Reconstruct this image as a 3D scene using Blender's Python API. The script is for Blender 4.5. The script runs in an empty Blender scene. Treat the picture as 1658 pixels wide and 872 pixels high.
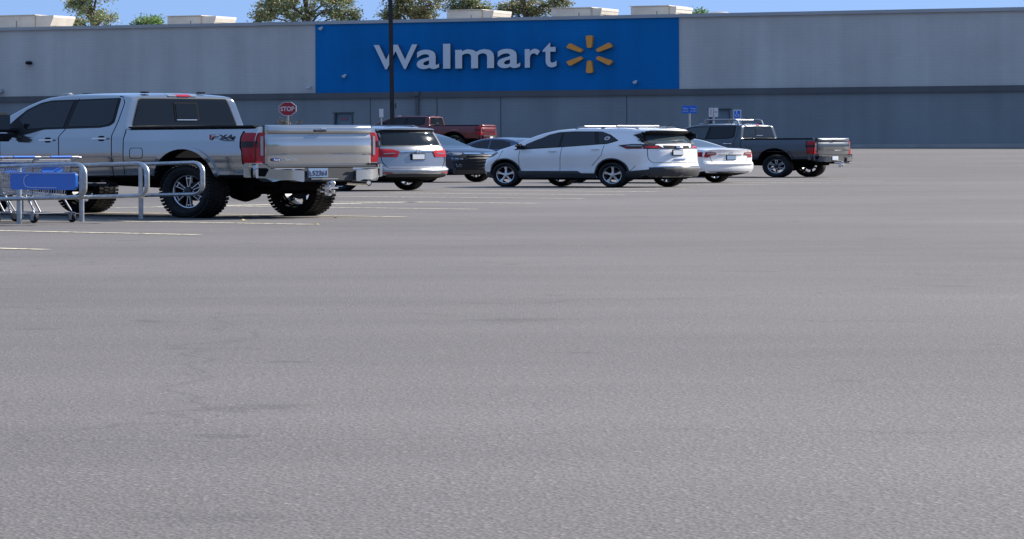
import bpy, bmesh, math, random
from mathutils import Vector, Matrix
from mathutils.bvhtree import BVHTree
from mathutils.geometry import tessellate_polygon

# ------------------------------------------------------------------ camera, sky, sun, exposure
SC = bpy.context.scene
COL = SC.collection
K = 0.703            # the photograph shows every thing this much lower for its width; all heights carry it
F, CX, CY, HZ, EYE = 6000.0, 600.0, 240.0, -0.0045, 1.14
cd = bpy.data.cameras.new('camera')
cam = bpy.data.objects.new('camera', cd); COL.objects.link(cam)
cam.matrix_world = Matrix.Translation((0, 0, EYE * K)) @ Matrix.Rotation(math.pi / 2, 4, 'X') @ Matrix.Rotation(HZ, 4, 'Z')
cd.sensor_width = 36.0; cd.lens = F / 1658 * 36
cd.shift_x = (829 - CX) / 1658; cd.shift_y = -(436 - CY) / 1658
cd.clip_start = 0.5; cd.clip_end = 6000
SC.camera = cam
W = bpy.data.worlds.new('World'); SC.world = W; W.use_nodes = True
nt = W.node_tree; nt.nodes.clear()
sky = nt.nodes.new('ShaderNodeTexSky'); sky.sky_type = 'NISHITA'; sky.sun_disc = False
sky.sun_elevation = math.radians(29); sky.sun_rotation = math.radians(59)
sky.air_density = 1.0; sky.dust_density = 0.3; sky.ozone_density = 1.2
bg = nt.nodes.new('ShaderNodeBackground'); bg.inputs[1].default_value = 0.13
wo = nt.nodes.new('ShaderNodeOutputWorld')
tcw = nt.nodes.new('ShaderNodeTexCoord'); sxyz = nt.nodes.new('ShaderNodeSeparateXYZ'); cxyz = nt.nodes.new('ShaderNodeCombineXYZ')
mup = nt.nodes.new('ShaderNodeMath'); mup.operation = 'MULTIPLY_ADD'; mup.inputs[1].default_value = 0.8; mup.inputs[2].default_value = 0.85   # clear air: the sky is already blue low down
nt.links.new(tcw.outputs['Generated'], sxyz.inputs[0]); nt.links.new(sxyz.outputs[0], cxyz.inputs[0]); nt.links.new(sxyz.outputs[1], cxyz.inputs[1])
nt.links.new(sxyz.outputs[2], mup.inputs[0]); nt.links.new(mup.outputs[0], cxyz.inputs[2]); nt.links.new(cxyz.outputs[0], sky.inputs[0])
nt.links.new(sky.outputs[0], bg.inputs[0]); nt.links.new(bg.outputs[0], wo.inputs[0])
sl = bpy.data.lights.new('sun', 'SUN'); sl.energy = 3.7; sl.angle = math.radians(0.5); sl.color = (1.0, 0.93, 0.84)
sun = bpy.data.objects.new('sun', sl); COL.objects.link(sun)
_e = math.radians(29); _a = math.radians(31)
sun.rotation_euler = Vector((math.cos(_a) * math.cos(_e), math.sin(_a) * math.cos(_e), math.sin(_e))).to_track_quat('Z', 'Y').to_euler()
sun.location = (0, 0, 60)
SC.view_settings.view_transform = 'Standard'; SC.view_settings.look = 'None'
SC.view_settings.exposure = 1.5; SC.view_settings.gamma = 1; SC.view_settings.use_curve_mapping = False
SC.cycles.max_bounces = 6; SC.cycles.glossy_bounces = 3; SC.cycles.caustics_reflective = False
random.seed(7)

def terrain(Y):
    if Y < 95: return 0.0
    t = min(1.0, (Y - 95) / 58.0)
    return 1.1 * t * t * (3 - 2 * t) if t < 1 else 1.1
def yh(px): return CY + HZ * (px - CX)
def at(px, Y): return (px - CX) * Y / F
def height(px, py, Y): return (yh(px) - py) * Y / (F * K) + EYE
def ground_at(px, py):
    Y = EYE * F * K / (py - yh(px)); return (at(px, Y), Y)

# ------------------------------------------------------------------ materials
def mat(name, col, rough=0.6, metal=0.0, coat=0.0, spec=0.5, noise=None, bump=None, cr=0.05):
    m = bpy.data.materials.new(name); m.use_nodes = True
    t = m.node_tree; p = t.nodes['Principled BSDF']
    p.inputs['Base Color'].default_value = (*col, 1); p.inputs['Roughness'].default_value = rough
    p.inputs['Metallic'].default_value = metal; p.inputs['Coat Weight'].default_value = coat
    p.inputs['Coat Roughness'].default_value = cr; p.inputs['Specular IOR Level'].default_value = spec
    if noise or bump:
        tc = t.nodes.new('ShaderNodeTexCoord')
    if noise:
        sc, amt = noise
        n = t.nodes.new('ShaderNodeTexNoise'); n.inputs['Scale'].default_value = sc; n.inputs['Detail'].default_value = 6
        r = t.nodes.new('ShaderNodeValToRGB')
        r.color_ramp.elements[0].position = 0.3; r.color_ramp.elements[1].position = 0.7
        r.color_ramp.elements[0].color = (*[c * (1 - amt) for c in col], 1)
        r.color_ramp.elements[1].color = (*[min(1, c * (1 + amt)) for c in col], 1)
        t.links.new(tc.outputs['Object'], n.inputs['Vector']); t.links.new(n.outputs['Fac'], r.inputs['Fac'])
        t.links.new(r.outputs['Color'], p.inputs['Base Color'])
    if bump:
        sc, st = bump
        n2 = t.nodes.new('ShaderNodeTexNoise'); n2.inputs['Scale'].default_value = sc; n2.inputs['Detail'].default_value = 4
        b = t.nodes.new('ShaderNodeBump'); b.inputs['Strength'].default_value = st; b.inputs['Distance'].default_value = 0.02
        t.links.new(tc.outputs['Object'], n2.inputs['Vector']); t.links.new(n2.outputs['Fac'], b.inputs['Height'])
        t.links.new(b.outputs['Normal'], p.inputs['Normal'])
    return m
def paint(name, col, metal=0.6, rough=0.35):
    m = mat(name, col, rough, metal, 1.0, noise=(1.3, 0.05), cr=0.04)
    return m
SILVER = paint('silver_paint', (0.40, 0.41, 0.42), 0.88, 0.12)
VANSILVER = paint('pale_silver_paint', (0.28, 0.29, 0.31), 0.75, 0.22)
WHITE = paint('white_paint', (0.82, 0.82, 0.82), 0.0, 0.4)
RED = paint('dark_red_paint', (0.13, 0.010, 0.014), 0.3, 0.35)
BLACKP = paint('blue_black_paint', (0.006, 0.014, 0.036), 0.0, 0.16); BLACKP.node_tree.nodes['Principled BSDF'].inputs['Coat Weight'].default_value = 0.35
NAVY = paint('navy_paint', (0.02, 0.05, 0.12), 0.3, 0.3)
GREYP = paint('charcoal_paint', (0.045, 0.055, 0.07), 0.4, 0.3)
GLASS = mat('tinted_glass', (0.008, 0.011, 0.015), 0.04, 0, 0, 0.38)
GLASSB = mat('paler_opaque_glass', (0.045, 0.06, 0.068), 0.05, 0, 0, 0.6)
TRIM = mat('black_trim', (0.012, 0.013, 0.015), 0.6, spec=0.25)
SEAM = mat('panel_gap', (0.01, 0.012, 0.015), 0.8, spec=0.1)
LINER = mat('wheel_well', (0.008, 0.008, 0.009), 0.95, spec=0.1)
PLASTIC = mat('dark_cladding', (0.028, 0.031, 0.036), 0.6, noise=(6, .15))
TYRE = mat('tyre_rubber', (0.018, 0.018, 0.019), 0.85, spec=0.25, noise=(9, .3))
CHROME = mat('chrome', (0.75, 0.76, 0.78), 0.08, 1.0)
ALLOY = mat('alloy', (0.62, 0.64, 0.67), 0.25, 0.9)
RAILM = mat('satin_rail', (0.30, 0.31, 0.33), 0.45, 0.6)
ALLOYD = mat('dark_alloy', (0.03, 0.032, 0.036), 0.4, 0.5)
REDL = mat('red_lens', (0.36, 0.010, 0.018), 0.22, 0, 0.0, 0.35)
SMOKE = mat('smoked_lens', (0.02, 0.008, 0.010), 0.2, 0, 0.0, 0.4)
CLEARL = mat('clear_lens', (0.26, 0.27, 0.29), 0.15, 0.3, 0.5)
PLATE = mat('licence_plate', (0.20, 0.30, 0.44), 0.4)
PLATEW = mat('pale_plate', (0.55, 0.6, 0.66), 0.4)
INK = mat('dark_blue_ink', (0.01, 0.02, 0.08), 0.5)
INKR = mat('red_decal', (0.4, 0.02, 0.02), 0.4)
INKG = mat('grey_decal', (0.03, 0.035, 0.045), 0.4)
BLUEE = mat('blue_emblem', (0.005, 0.03, 0.2), 0.2, 0, 1)
GALV = mat('galvanised_steel', (0.42, 0.44, 0.46), 0.36, 0.85, noise=(14, .18))
WIRE = mat('zinc_wire', (0.34, 0.35, 0.37), 0.42, 0.7)
BLUEPL = mat('blue_plastic', (0.018, 0.16, 0.62), 0.35, 0, 0.3)
WHITEM = mat('white_print', (0.8, 0.82, 0.85), 0.45)

# ------------------------------------------------------------------ mesh helpers (true metres in, photograph heights out)
class MB:
    def __init__(s): s.v = []; s.f = []; s.m = []
    def add(s, vs, fs, mi=0):
        o = len(s.v); s.v += [tuple(v) for v in vs]; s.f += [tuple(i + o for i in f) for f in fs]; s.m += [mi] * len(fs); return s
    def box(s, c, d, rz=0, mi=0, M=None, bev=0):
        hx, hy, hz = d[0] / 2, d[1] / 2, d[2] / 2
        if bev:
            bm = bmesh.new(); bmesh.ops.create_cube(bm, size=1)
            for v in bm.verts: v.co = Vector((v.co.x * d[0], v.co.y * d[1], v.co.z * d[2]))
            bmesh.ops.bevel(bm, geom=bm.edges[:], offset=bev, segments=2, affect='EDGES')
            vs = [v.co.copy() for v in bm.verts]; bm.verts.index_update(); fs = [[v.index for v in f.verts] for f in bm.faces]; bm.free()
        else:
            vs = [Vector((x, y, z)) for x in (-hx, hx) for y in (-hy, hy) for z in (-hz, hz)]
            fs = [(0, 1, 3, 2), (4, 6, 7, 5), (0, 4, 5, 1), (2, 3, 7, 6), (0, 2, 6, 4), (1, 5, 7, 3)]
        R = M if M is not None else Matrix.Rotation(rz, 3, 'Z')
        return s.add([R @ v + Vector(c) for v in vs], fs, mi)
    def tube(s, pts, r, n=8, mi=0, cap=True, r2=None):
        pts = [Vector(p) for p in pts]; rings = []; up = None
        for i, p in enumerate(pts):
            d = (pts[min(i + 1, len(pts) - 1)] - pts[max(i - 1, 0)]).normalized()
            if up is None: up = Vector((0, 0, 1)) if abs(d.z) < .9 else Vector((1, 0, 0))
            a = d.cross(up)
            if a.length < 1e-4: a = d.cross(Vector((0, 1, 0)))
            a.normalize(); b = a.cross(d).normalized(); up = b
            rr = r if r2 is None else r + (r2 - r) * i / (len(pts) - 1)
            rings.append([p + a * math.cos(q * 2 * math.pi / n) * rr + b * math.sin(q * 2 * math.pi / n) * rr for q in range(n)])
        vs = [v for ring in rings for v in ring]; fs = []
        for i in range(len(pts) - 1):
            for q in range(n):
                fs.append((i * n + q, i * n + (q + 1) % n, (i + 1) * n + (q + 1) % n, (i + 1) * n + q))
        if cap: fs += [tuple(range(n - 1, -1, -1)), tuple(range((len(pts) - 1) * n, len(pts) * n))]
        return s.add(vs, fs, mi)
    def lathe(s, prof, c=(0, 0, 0), axis='Y', n=32, mi=0, closed=False):
        vs = []; fs = []; m = len(prof)
        for q in range(n):
            a = 2 * math.pi * q / n
            for (u, r) in prof:
                if axis == 'Y': vs.append((c[0] + r * math.cos(a), c[1] + u, c[2] + r * math.sin(a)))
                elif axis == 'Z': vs.append((c[0] + r * math.cos(a), c[1] + r * math.sin(a), c[2] + u))
                else: vs.append((c[0] + u, c[1] + r * math.cos(a), c[2] + r * math.sin(a)))
        for q in range(n):
            for i in range(m if closed else m - 1):
                j = (i + 1) % m
                fs.append((q * m + i, q * m + j, ((q + 1) % n) * m + j, ((q + 1) % n) * m + i))
        return s.add(vs, fs, mi)
    def prism(s, poly, a, b, plane='XZ', mi=0):
        """poly 2-D, extruded from a to b along the missing axis"""
        def P(u, v, w):
            return {'XZ': (u, w, v), 'YZ': (w, u, v), 'XY': (u, v, w)}[plane]
        n = len(poly); vs = [P(u, v, a) for u, v in poly] + [P(u, v, b) for u, v in poly]
        tris = tessellate_polygon([[Vector((u, v, 0)) for u, v in poly]])
        fs = [tuple(t) for t in tris] + [tuple(i + n for i in reversed(t)) for t in tris]
        fs += [(i, (i + 1) % n, n + (i + 1) % n, n + i) for i in range(n)]
        return s.add(vs, fs, mi)
    def grid_prism(s, poly, a, b, step=.06, mi=0):
        """YZ outline cut into strips so that it can be bent"""
        pts = [Vector((u, v, 0)) for u, v in poly]; bm = bmesh.new(); V = [bm.verts.new(p) for p in pts]
        for t in tessellate_polygon([pts]):
            try: bm.faces.new([V[i] for i in t])
            except ValueError: pass
        k = math.floor(min(p.x for p in pts) / step) + 1
        while k * step < max(p.x for p in pts):
            bmesh.ops.bisect_plane(bm, geom=bm.verts[:] + bm.edges[:] + bm.faces[:], plane_co=(k * step, 0, 0), plane_no=(1, 0, 0)); k += 1
        bm.verts.index_update(); n = len(bm.verts); co = [(v.co.x, v.co.y) for v in bm.verts]; F_ = [tuple(v.index for v in f.verts) for f in bm.faces]
        fs = F_ + [tuple(i + n for i in reversed(f)) for f in F_]
        for e in bm.edges:
            if len(e.link_faces) == 1: p, q = e.verts[0].index, e.verts[1].index; fs.append((p, q, q + n, p + n))
        bm.free(); return s.add([(a, u, v) for u, v in co] + [(b, u, v) for u, v in co], fs, mi)
    def build(s, name, mats, parent=None, smooth=35, loc=None):
        me = bpy.data.meshes.new(name)
        me.from_pydata([(x, y, z * K) for x, y, z in s.v], [], s.f)
        ms = mats if isinstance(mats, (list, tuple)) else [mats]
        for m in ms: me.materials.append(m)
        if len(ms) > 1: me.polygons.foreach_set('material_index', s.m)
        bm = bmesh.new(); bm.from_mesh(me); bmesh.ops.recalc_face_normals(bm, faces=bm.faces[:]); bm.to_mesh(me); bm.free()
        me.update()
        if smooth:
            me.polygons.foreach_set('use_smooth', [True] * len(me.polygons)); me.set_sharp_from_angle(angle=math.radians(smooth))
        o = bpy.data.objects.new(name, me); COL.objects.link(o)
        if loc: o.location = (loc[0], loc[1], loc[2] * K)
        if parent: o.parent = parent
        return o
def tag(o, label, cat, group=None, kind=None):
    if label: o['label'] = label
    if cat: o['category'] = cat
    if group: o['group'] = group
    if kind: o['kind'] = kind
    return o
def thing(name, label, cat, loc=(0, 0, 0), rz=0, group=None):
    o = bpy.data.objects.new(name, None); COL.objects.link(o); o.empty_display_size = 0.2
    o.location = (loc[0], loc[1], loc[2] * K); o.rotation_euler = (0, 0, rz)
    return tag(o, label, cat, group)
def copy_tree(o, parent=None):
    c = o.copy(); COL.objects.link(c)
    if parent: c.parent = parent
    for ch in list(o.children): copy_tree(ch, c)
    return c
def structure(o): o['kind'] = 'structure'; return o

def lerp(tab, x):
    if x <= tab[0][0]: return tab[0][1]
    for (a, b), (c, d) in zip(tab, tab[1:]):
        if x <= c: return b + (d - b) * (x - a) / max(1e-9, c - a)
    return tab[-1][1]
def smooth_tab(tab):
    """monotone cubic through the points"""
    n = len(tab); 
    if n < 3: return lambda x: lerp(tab, x)
    h = [tab[i + 1][0] - tab[i][0] for i in range(n - 1)]; d = [(tab[i + 1][1] - tab[i][1]) / h[i] for i in range(n - 1)]
    m = [d[0]] + [0 if d[i - 1] * d[i] <= 0 else 2 * d[i - 1] * d[i] / (d[i - 1] + d[i]) for i in range(1, n - 1)] + [d[-1]]
    def f(x):
        if x <= tab[0][0]: return tab[0][1]
        if x >= tab[-1][0]: return tab[-1][1]
        for i in range(n - 1):
            if x <= tab[i + 1][0]:
                t = (x - tab[i][0]) / h[i]
                return ((1 + 2 * t) * (1 - t) ** 2 * tab[i][1] + t * (1 - t) ** 2 * h[i] * m[i]
                        + t * t * (3 - 2 * t) * tab[i + 1][1] + t * t * (t - 1) * h[i] * m[i + 1])
    return f
def rnd(pts, r, n=4):
    """round the corners of a polygon"""
    out = []; N = len(pts)
    for i in range(N):
        p = Vector(pts[i]); a = Vector(pts[i - 1]) - p; b = Vector(pts[(i + 1) % N]) - p
        rr = min(r, a.length * .45, b.length * .45); a = p + a.normalized() * rr; b = p + b.normalized() * rr
        for k in range(n + 1):
            t = k / n; out.append(tuple(a * (1 - t) ** 2 + p * 2 * t * (1 - t) + b * t * t))
    return out
def stroke(path, w):
    """open polyline to a ribbon polygon"""
    path = [Vector(p) for p in path]; L = []; R = []
    for i, p in enumerate(path):
        d = (path[min(i + 1, len(path) - 1)] - path[max(i - 1, 0)]).normalized(); n = Vector((-d.y, d.x)) * w / 2
        L.append(tuple(p + n)); R.append(tuple(p - n))
    return L + R[::-1]

# ------------------------------------------------------------------ vehicle bodies
class Body:
    def __init__(s, q):
        s.q = q; s.arches = q['arches']
        zb, zt, w, belt = (smooth_tab(q[k]) if len(q[k]) > 1 else (lambda x, v=q[k][0][1]: v) for k in ('zb', 'zt', 'w', 'belt'))
        rear, front, prof = q['rear'], q['front'], q['prof']
        xr, xf = q['x']; rc0 = q.get('rc', .09); crown = q.get('crown', .04); tum = q['tum']
        N = int((xf - xr) / .045); xs = [xr + (xf - xr) * i / N for i in range(N + 1)]
        for a, b, st in q.get('dense', []):
            k = int((b - a) / st); xs += [a + (b - a) * i / k for i in range(k + 1)]
        xs = sorted(xs); keep = [xs[0]]
        for x in xs[1:]:
            if x - keep[-1] > .006: keep.append(x)
        keep[-1] = xs[-1]; xs = keep
        def half(x):
            Wd, b, t = w(x), zb(x), zt(x); rc = min(rc0, (t - b) * .3); B = min(belt(x), t - rc - .02)
            p = [(0, b), (.5 * Wd, b), (Wd * prof[0][1] - .10, b), (Wd * prof[0][1] - .03, b + .015), (Wd * prof[0][1], b + .06)]
            for i in range(12):
                u = (i + .5) / 12 if i < 11 else 1.0
                z = b + .08 + (B - b - .08) * u; p.append((Wd * lerp(prof, u), z))
            WB = Wd * prof[-1][1]; top = t - rc
            for i in range(1, 7):
                z = B + (top - B) * i / 6; p.append((WB - tum * (z - B), z))
            yc = p[-1][0] - rc
            for i in range(1, 6):
                a = math.pi / 2 * i / 5; p.append((yc + rc * math.cos(a), top + rc * math.sin(a) * .999))
            for i in range(1, 6):
                y = yc * (1 - i / 5); p.append((y, t + crown * (1 - (y / yc) ** 2)))
            return p, Wd
        rings = []
        def bend(x, y, z, Wd, xo):
            wr = max(0, 1 - (xo - xr) / q.get('br', .7)); wr = wr * wr * (3 - 2 * wr)
            wf = max(0, 1 - (xf - xo) / q.get('bf', .7)); wf = wf * wf * (3 - 2 * wf)
            c = (min(1, abs(y) / Wd)) ** 2
            return x + wr * (lerp(rear, z) - q.get('cr', .06) * (1 - c)) + wf * (lerp(front, z) + q.get('cf', .12) * (1 - c))
        vs = []; fs = []
        def ring(x, f=1.0):
            p, Wd = half(x); n = len(p)
            pts = [(y * f, z) for y, z in p] + [(-y * f, z) for y, z in p[-2:0:-1]]
            o = len(vs); vs.extend((bend(x, y, z, Wd, x), y, z) for y, z in pts); return o, len(pts)
        for f in (0, .3, .6, .85): rings.append(ring(xs[0], f))
        for x in xs: rings.append(ring(x))
        for f in (.85, .6, .3, 0): rings.append(ring(xs[-1], f))
        for (a, n), (b, _) in zip(rings, rings[1:]):
            for i in range(n): fs.append((a + i, a + (i + 1) % n, b + (i + 1) % n, b + i))
        bm = bmesh.new(); V = [bm.verts.new(v) for v in vs]
        for f in fs: bm.faces.new([V[i] for i in f])
        bmesh.ops.remove_doubles(bm, verts=bm.verts[:], dist=2e-4)
        bmesh.ops.dissolve_degenerate(bm, edges=bm.edges[:], dist=1e-4)
        bmesh.ops.recalc_face_normals(bm, faces=bm.faces[:])
        s.bvh = BVHTree.FromBMesh(bm); s.bm = bm
    def build(s, parent, pm, cuts=(), gaps=None):
        me = bpy.data.meshes.new('body'); s.bm.to_mesh(me); s.bm.free()
        me.materials.append(pm); me.materials.append(LINER)
        o = bpy.data.objects.new('body', me); COL.objects.link(o)
        W_ = s.q['w'][1][1]; cutters = []
        def cutter(c):
            cm = bpy.data.meshes.new('cut'); cm.from_pydata(c.v, [], c.f)
            bm = bmesh.new(); bm.from_mesh(cm); bmesh.ops.recalc_face_normals(bm, faces=bm.faces[:]); bm.to_mesh(cm); bm.free()
            cm.materials.append(pm); cm.materials.append(LINER); cm.polygons.foreach_set('material_index', [1] * len(cm.polygons))
            co = bpy.data.objects.new('cut', cm); COL.objects.link(co); cutters.append(co)
            md = o.modifiers.new('b', 'BOOLEAN'); md.object = co; md.operation = 'DIFFERENCE'; md.solver = 'EXACT'; md.use_self = True; md.material_mode = 'INDEX'
        c = MB()
        for x, z, r in s.arches:
            for sg in (1, -1):
                n = 40; ring0 = [(x + r * math.cos(2 * math.pi * k / n), z + r * math.sin(2 * math.pi * k / n)) for k in range(n)]
                c.prism(ring0, sg * (W_ - .42), sg * (W_ + .4), 'XZ')
        cutter(c)
        for a, b in cuts: cutter(MB().box([(a[i] + b[i]) / 2 for i in range(3)], [b[i] - a[i] for i in range(3)]))
        dg = bpy.context.evaluated_depsgraph_get(); dg.update()
        nm = bpy.data.meshes.new_from_object(o.evaluated_get(dg))
        bpy.data.objects.remove(o)
        for co in cutters: bpy.data.objects.remove(co)
        for v in nm.vertices: v.co.z *= K
        if gaps is not None:      # the seams between panels belong to the body's own mesh
            bm = bmesh.new(); bm.from_mesh(nm); nm.materials.append(SEAM); V = [bm.verts.new((x, y, z * K)) for x, y, z in gaps.v]
            for f in gaps.f:
                try: bm.faces.new([V[i] for i in f]).material_index = 2
                except ValueError: pass
            bm.to_mesh(nm); bm.free()
        for p_ in nm.polygons:
            if p_.normal.z < -.55: p_.material_index = 1
        nm.polygons.foreach_set('use_smooth', [True] * len(nm.polygons)); nm.set_sharp_from_angle(angle=math.radians(32))
        nm.name = 'body'
        b = bpy.data.objects.new('body', nm); COL.objects.link(b); b.parent = parent; return b
    def patch(s, mb, poly, side, off=.006, th=.02, mi=0, step=.07):
        """a thin panel laid on the body, its outline given in a side ('L','R'), rear ('B'), front ('F') or top ('T') view"""
        pts = [Vector((a, b, 0)) for a, b in poly]
        bm = bmesh.new(); V = [bm.verts.new(p) for p in pts]
        for t in tessellate_polygon([pts]):
            try: bm.faces.new([V[i] for i in t])
            except ValueError: pass
        xs = [p.x for p in pts]; ys = [p.y for p in pts]
        for lo, hi, nrm in ((min(xs), max(xs), Vector((1, 0, 0))), (min(ys), max(ys), Vector((0, 1, 0)))):
            k = math.floor(lo / step) + 1
            while k * step < hi:
                bmesh.ops.bisect_plane(bm, geom=bm.verts[:] + bm.edges[:] + bm.faces[:], plane_co=nrm * k * step, plane_no=nrm); k += 1
        d = {'L': Vector((0, -1, 0)), 'R': Vector((0, 1, 0)), 'B': Vector((1, 0, 0)), 'F': Vector((-1, 0, 0)), 'T': Vector((0, 0, -1))}[side]
        out = []; inn = []
        for v in bm.verts:
            a, b = v.co.x, v.co.y
            o = {'L': Vector((a, 3, b)), 'R': Vector((a, -3, b)), 'B': Vector((-9, a, b)), 'F': Vector((12, a, b)), 'T': Vector((a, b, 4))}[side]
            h = s.bvh.ray_cast(o, d)[0]
            if h is None:
                h = s.bvh.find_nearest(o + d * (3 if side in 'LR' else 8))[0]; 
                q = o.copy(); i = 1 if side in 'LR' else (0 if side in 'BF' else 2); q[i] = h[i]; h = q
            out.append(h - d * off); inn.append(h + d * (th - off))
        bm.verts.index_update(); n = len(out)
        fs = [tuple(v.index for v in f.verts) for f in bm.faces]
        allf = list(fs) + [tuple(i + n for i in reversed(f)) for f in fs]
        for e in bm.edges:
            if len(e.link_faces) == 1:
                a, b = e.verts[0].index, e.verts[1].index; allf.append((a, b, b + n, a + n))
        bm.free(); mb.add(out + inn, allf, mi)
    def part(s, name, mt, parent, polys, off=.006, th=.02, smooth=35, label=None):
        if name in ('side_glass', 'window', 'window_surround', 'cargo_lamp', 'handle_cup', 'cladding', 'fog_light') and len(polys) > 1:
            return [s.part(name, mt, parent, [q], off, th, smooth) for q in polys][0]
        mb = MB()
        for side, poly in polys: s.patch(mb, poly, side, off, th)
        o = mb.build(name, mt, parent, smooth)
        if label: o['label'] = label
        return o
def both(polys): return [('L', p) for p in polys] + [('R', p) for p in polys]
def mirror(p): return [(-a, b) for a, b in p][::-1]

def text_mesh(txt, mt, parent, M, w, h, off=0.0, ext=0.004, name='lettering', sc=1.0):
    """letters fitted in a w x h box; M places the box's centre (x right, y up)"""
    c = bpy.data.curves.new(name, 'FONT'); c.body = txt; c.extrude = 0.001; c.offset = off; c.resolution_u = 4
    o = bpy.data.objects.new(name, c); COL.objects.link(o)
    dg = bpy.context.evaluated_depsgraph_get(); me = bpy.data.meshes.new_from_object(o.evaluated_get(dg))
    bpy.data.objects.remove(o)
    xs = [v.co.x for v in me.vertices]; ys = [v.co.y for v in me.vertices]
    cx, cy = (min(xs) + max(xs)) / 2, (min(ys) + max(ys)) / 2; sx, sy = w / (max(xs) - min(xs)), h / (max(ys) - min(ys))
    for v in me.vertices:
        p = M @ Vector(((v.co.x - cx) * sx, (v.co.y - cy) * sy, ext if v.co.z > 0 else 0)); v.co = (p.x, p.y, p.z * K)
    me.materials.clear(); me.materials.append(mt)
    ob = bpy.data.objects.new(name, me); COL.objects.link(ob); ob.parent = parent; return ob
def frame(origin, xdir, ydir):
    x = Vector(xdir); y = Vector(ydir); z = x.cross(y); m = Matrix((x, y, z)).transposed().to_4x4(); m.translation = Vector(origin); return m

def wheel(root, x, yo, R, wd, rr, style, sg=1, alloy=ALLOY, lugs=False):
    """yo = outer face; the wheel's own origin is its centre"""
    mb = MB(); h = wd / 2
    pr = [(-h * .55, rr), (-h * .85, rr + .02), (-h, (rr + R) / 2), (-h * .93, R - .035), (-h * .72, R - .006), (0, R), (h * .72, R - .006), (h * .93, R - .035), (h, (rr + R) / 2), (h * .85, rr + .02), (h * .55, rr)]
    mb.lathe(pr, n=56)
    mb.lathe([(-h * .55, rr), (-h * .5, rr - .015), (h * .5, rr - .015), (h * .55, rr)], n=40)
    if lugs:
        for k in range(44):
            a = 2 * math.pi * k / 44
            for j, y in enumerate((-h * .8, -h * .27, h * .27, h * .8)):
                b = a + (j % 2) * math.pi / 44
                M = Matrix.Rotation(-b, 3, 'Y') @ Matrix.Rotation(.3 * (1 if j < 2 else -1), 3, 'X')
                mb.box((math.cos(b) * (R - .003), y, math.sin(b) * (R - .003)), (.02, h * .44, .044), M=M)
    t = mb.build('wheel', TYRE, root, 40, loc=(x, sg * (yo - h), R - .004))
    rim = MB(); f = h * .50
    rim.lathe([(f + .012, rr + .004), (f + .018, rr - .002), (f + .014, rr - .016), (f + .004, rr - .02)], n=48, mi=0); rim.lathe([(f + .004, rr - .0205), (-f * .6, rr - .03), (-f * .6, rr - .015)], n=48, mi=1 if style == 'six' else 0)
    if style == 'six':
        for k in range(6):
            a = 2 * math.pi * k / 6 + math.pi / 6 * 0 + .52
            for d in (-.155, .155):
                p0 = Vector((math.cos(a + d * 1.3) * .085, f - .01, math.sin(a + d * 1.3) * .085)); p1 = Vector((math.cos(a + d) * (rr - .02), f + .002, math.sin(a + d) * (rr - .02)))
                c = (p0 + p1) / 2; dd = p1 - p0; ang = math.atan2(dd.z, dd.x)
                rim.box(c, (dd.length, .03, .012), M=Matrix.Rotation(-ang, 3, 'Y'), mi=0)
            c = Vector((math.cos(a) * (rr - .055), f - .004, math.sin(a) * (rr - .055)))
            rim.box(c, (.014, .028, .095), M=Matrix.Rotation(-a, 3, 'Y'), mi=0)
            c = Vector((math.cos(a) * (rr * .55), f - .02, math.sin(a) * (rr * .55)))
            rim.box(c, (rr * .7, .02, .05), M=Matrix.Rotation(-a, 3, 'Y'), mi=1)
        rim.lathe([(f - .03, .105), (f - .005, .10), (f, .07), (f + .03, .062), (f + .035, .0)], n=28, mi=1)
        for k in range(8):
            a = 2 * math.pi * k / 8; rim.box((math.cos(a) * .083, f + .006, math.sin(a) * .083), (.018, .02, .018), mi=0)
    else:
        ns = 5 if style == 'five' else 10
        for k in range(ns):
            a = 2 * math.pi * k / ns + .3; wi, wo2 = (.045, .085) if ns == 5 else (.022, .03)
            ax = Vector((math.cos(a), 0, math.sin(a))); tn = Vector((-math.sin(a), 0, math.cos(a))); vs = []
            for r_, w_, y_ in ((.03, wi * .8, f + .004), (rr * .55, wi * .62, f - .006), (rr - .015, wo2 * .62, f + .004)):
                for yy in (y_, y_ - .03):
                    for s_ in (-1, 1): vs.append(ax * r_ + tn * s_ * w_ / (1) * .5 * 1.6 + Vector((0, yy, 0)))
            fs = []
            for i in range(2):
                o = i * 4; fs += [(o, o + 1, o + 5, o + 4), (o + 2, o + 6, o + 7, o + 3), (o, o + 4, o + 6, o + 2), (o + 1, o + 3, o + 7, o + 5)]
            fs += [(0, 2, 3, 1), (8, 9, 11, 10)]
            rim.add(vs, fs, 0)
        rim.lathe([(f - .02, .05), (f + .012, .045), (f + .014, 0)], n=20, mi=0)
    rim.lathe([(-.02, rr * .58), (-.018, 0)], n=24, mi=1)      # brake disc
    ro = rim.build('rim', [alloy, ALLOYD], t, 35)
    if sg < 0: t.scale = (1, -1, 1)
    return t

def add_wheels(root, q, R, wd, rr, style, alloy=ALLOY, lugs=False):
    for x in (0, q['wb']):
        for sg in (1, -1): wheel(root, x, q['yo'], R, wd, rr, style, sg, alloy, lugs)

def heading(b): return math.radians(90 + b)
def hv(b): b = math.radians(b); return Vector((-math.sin(b), math.cos(b))), Vector((-math.cos(b), -math.sin(b)))

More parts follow.
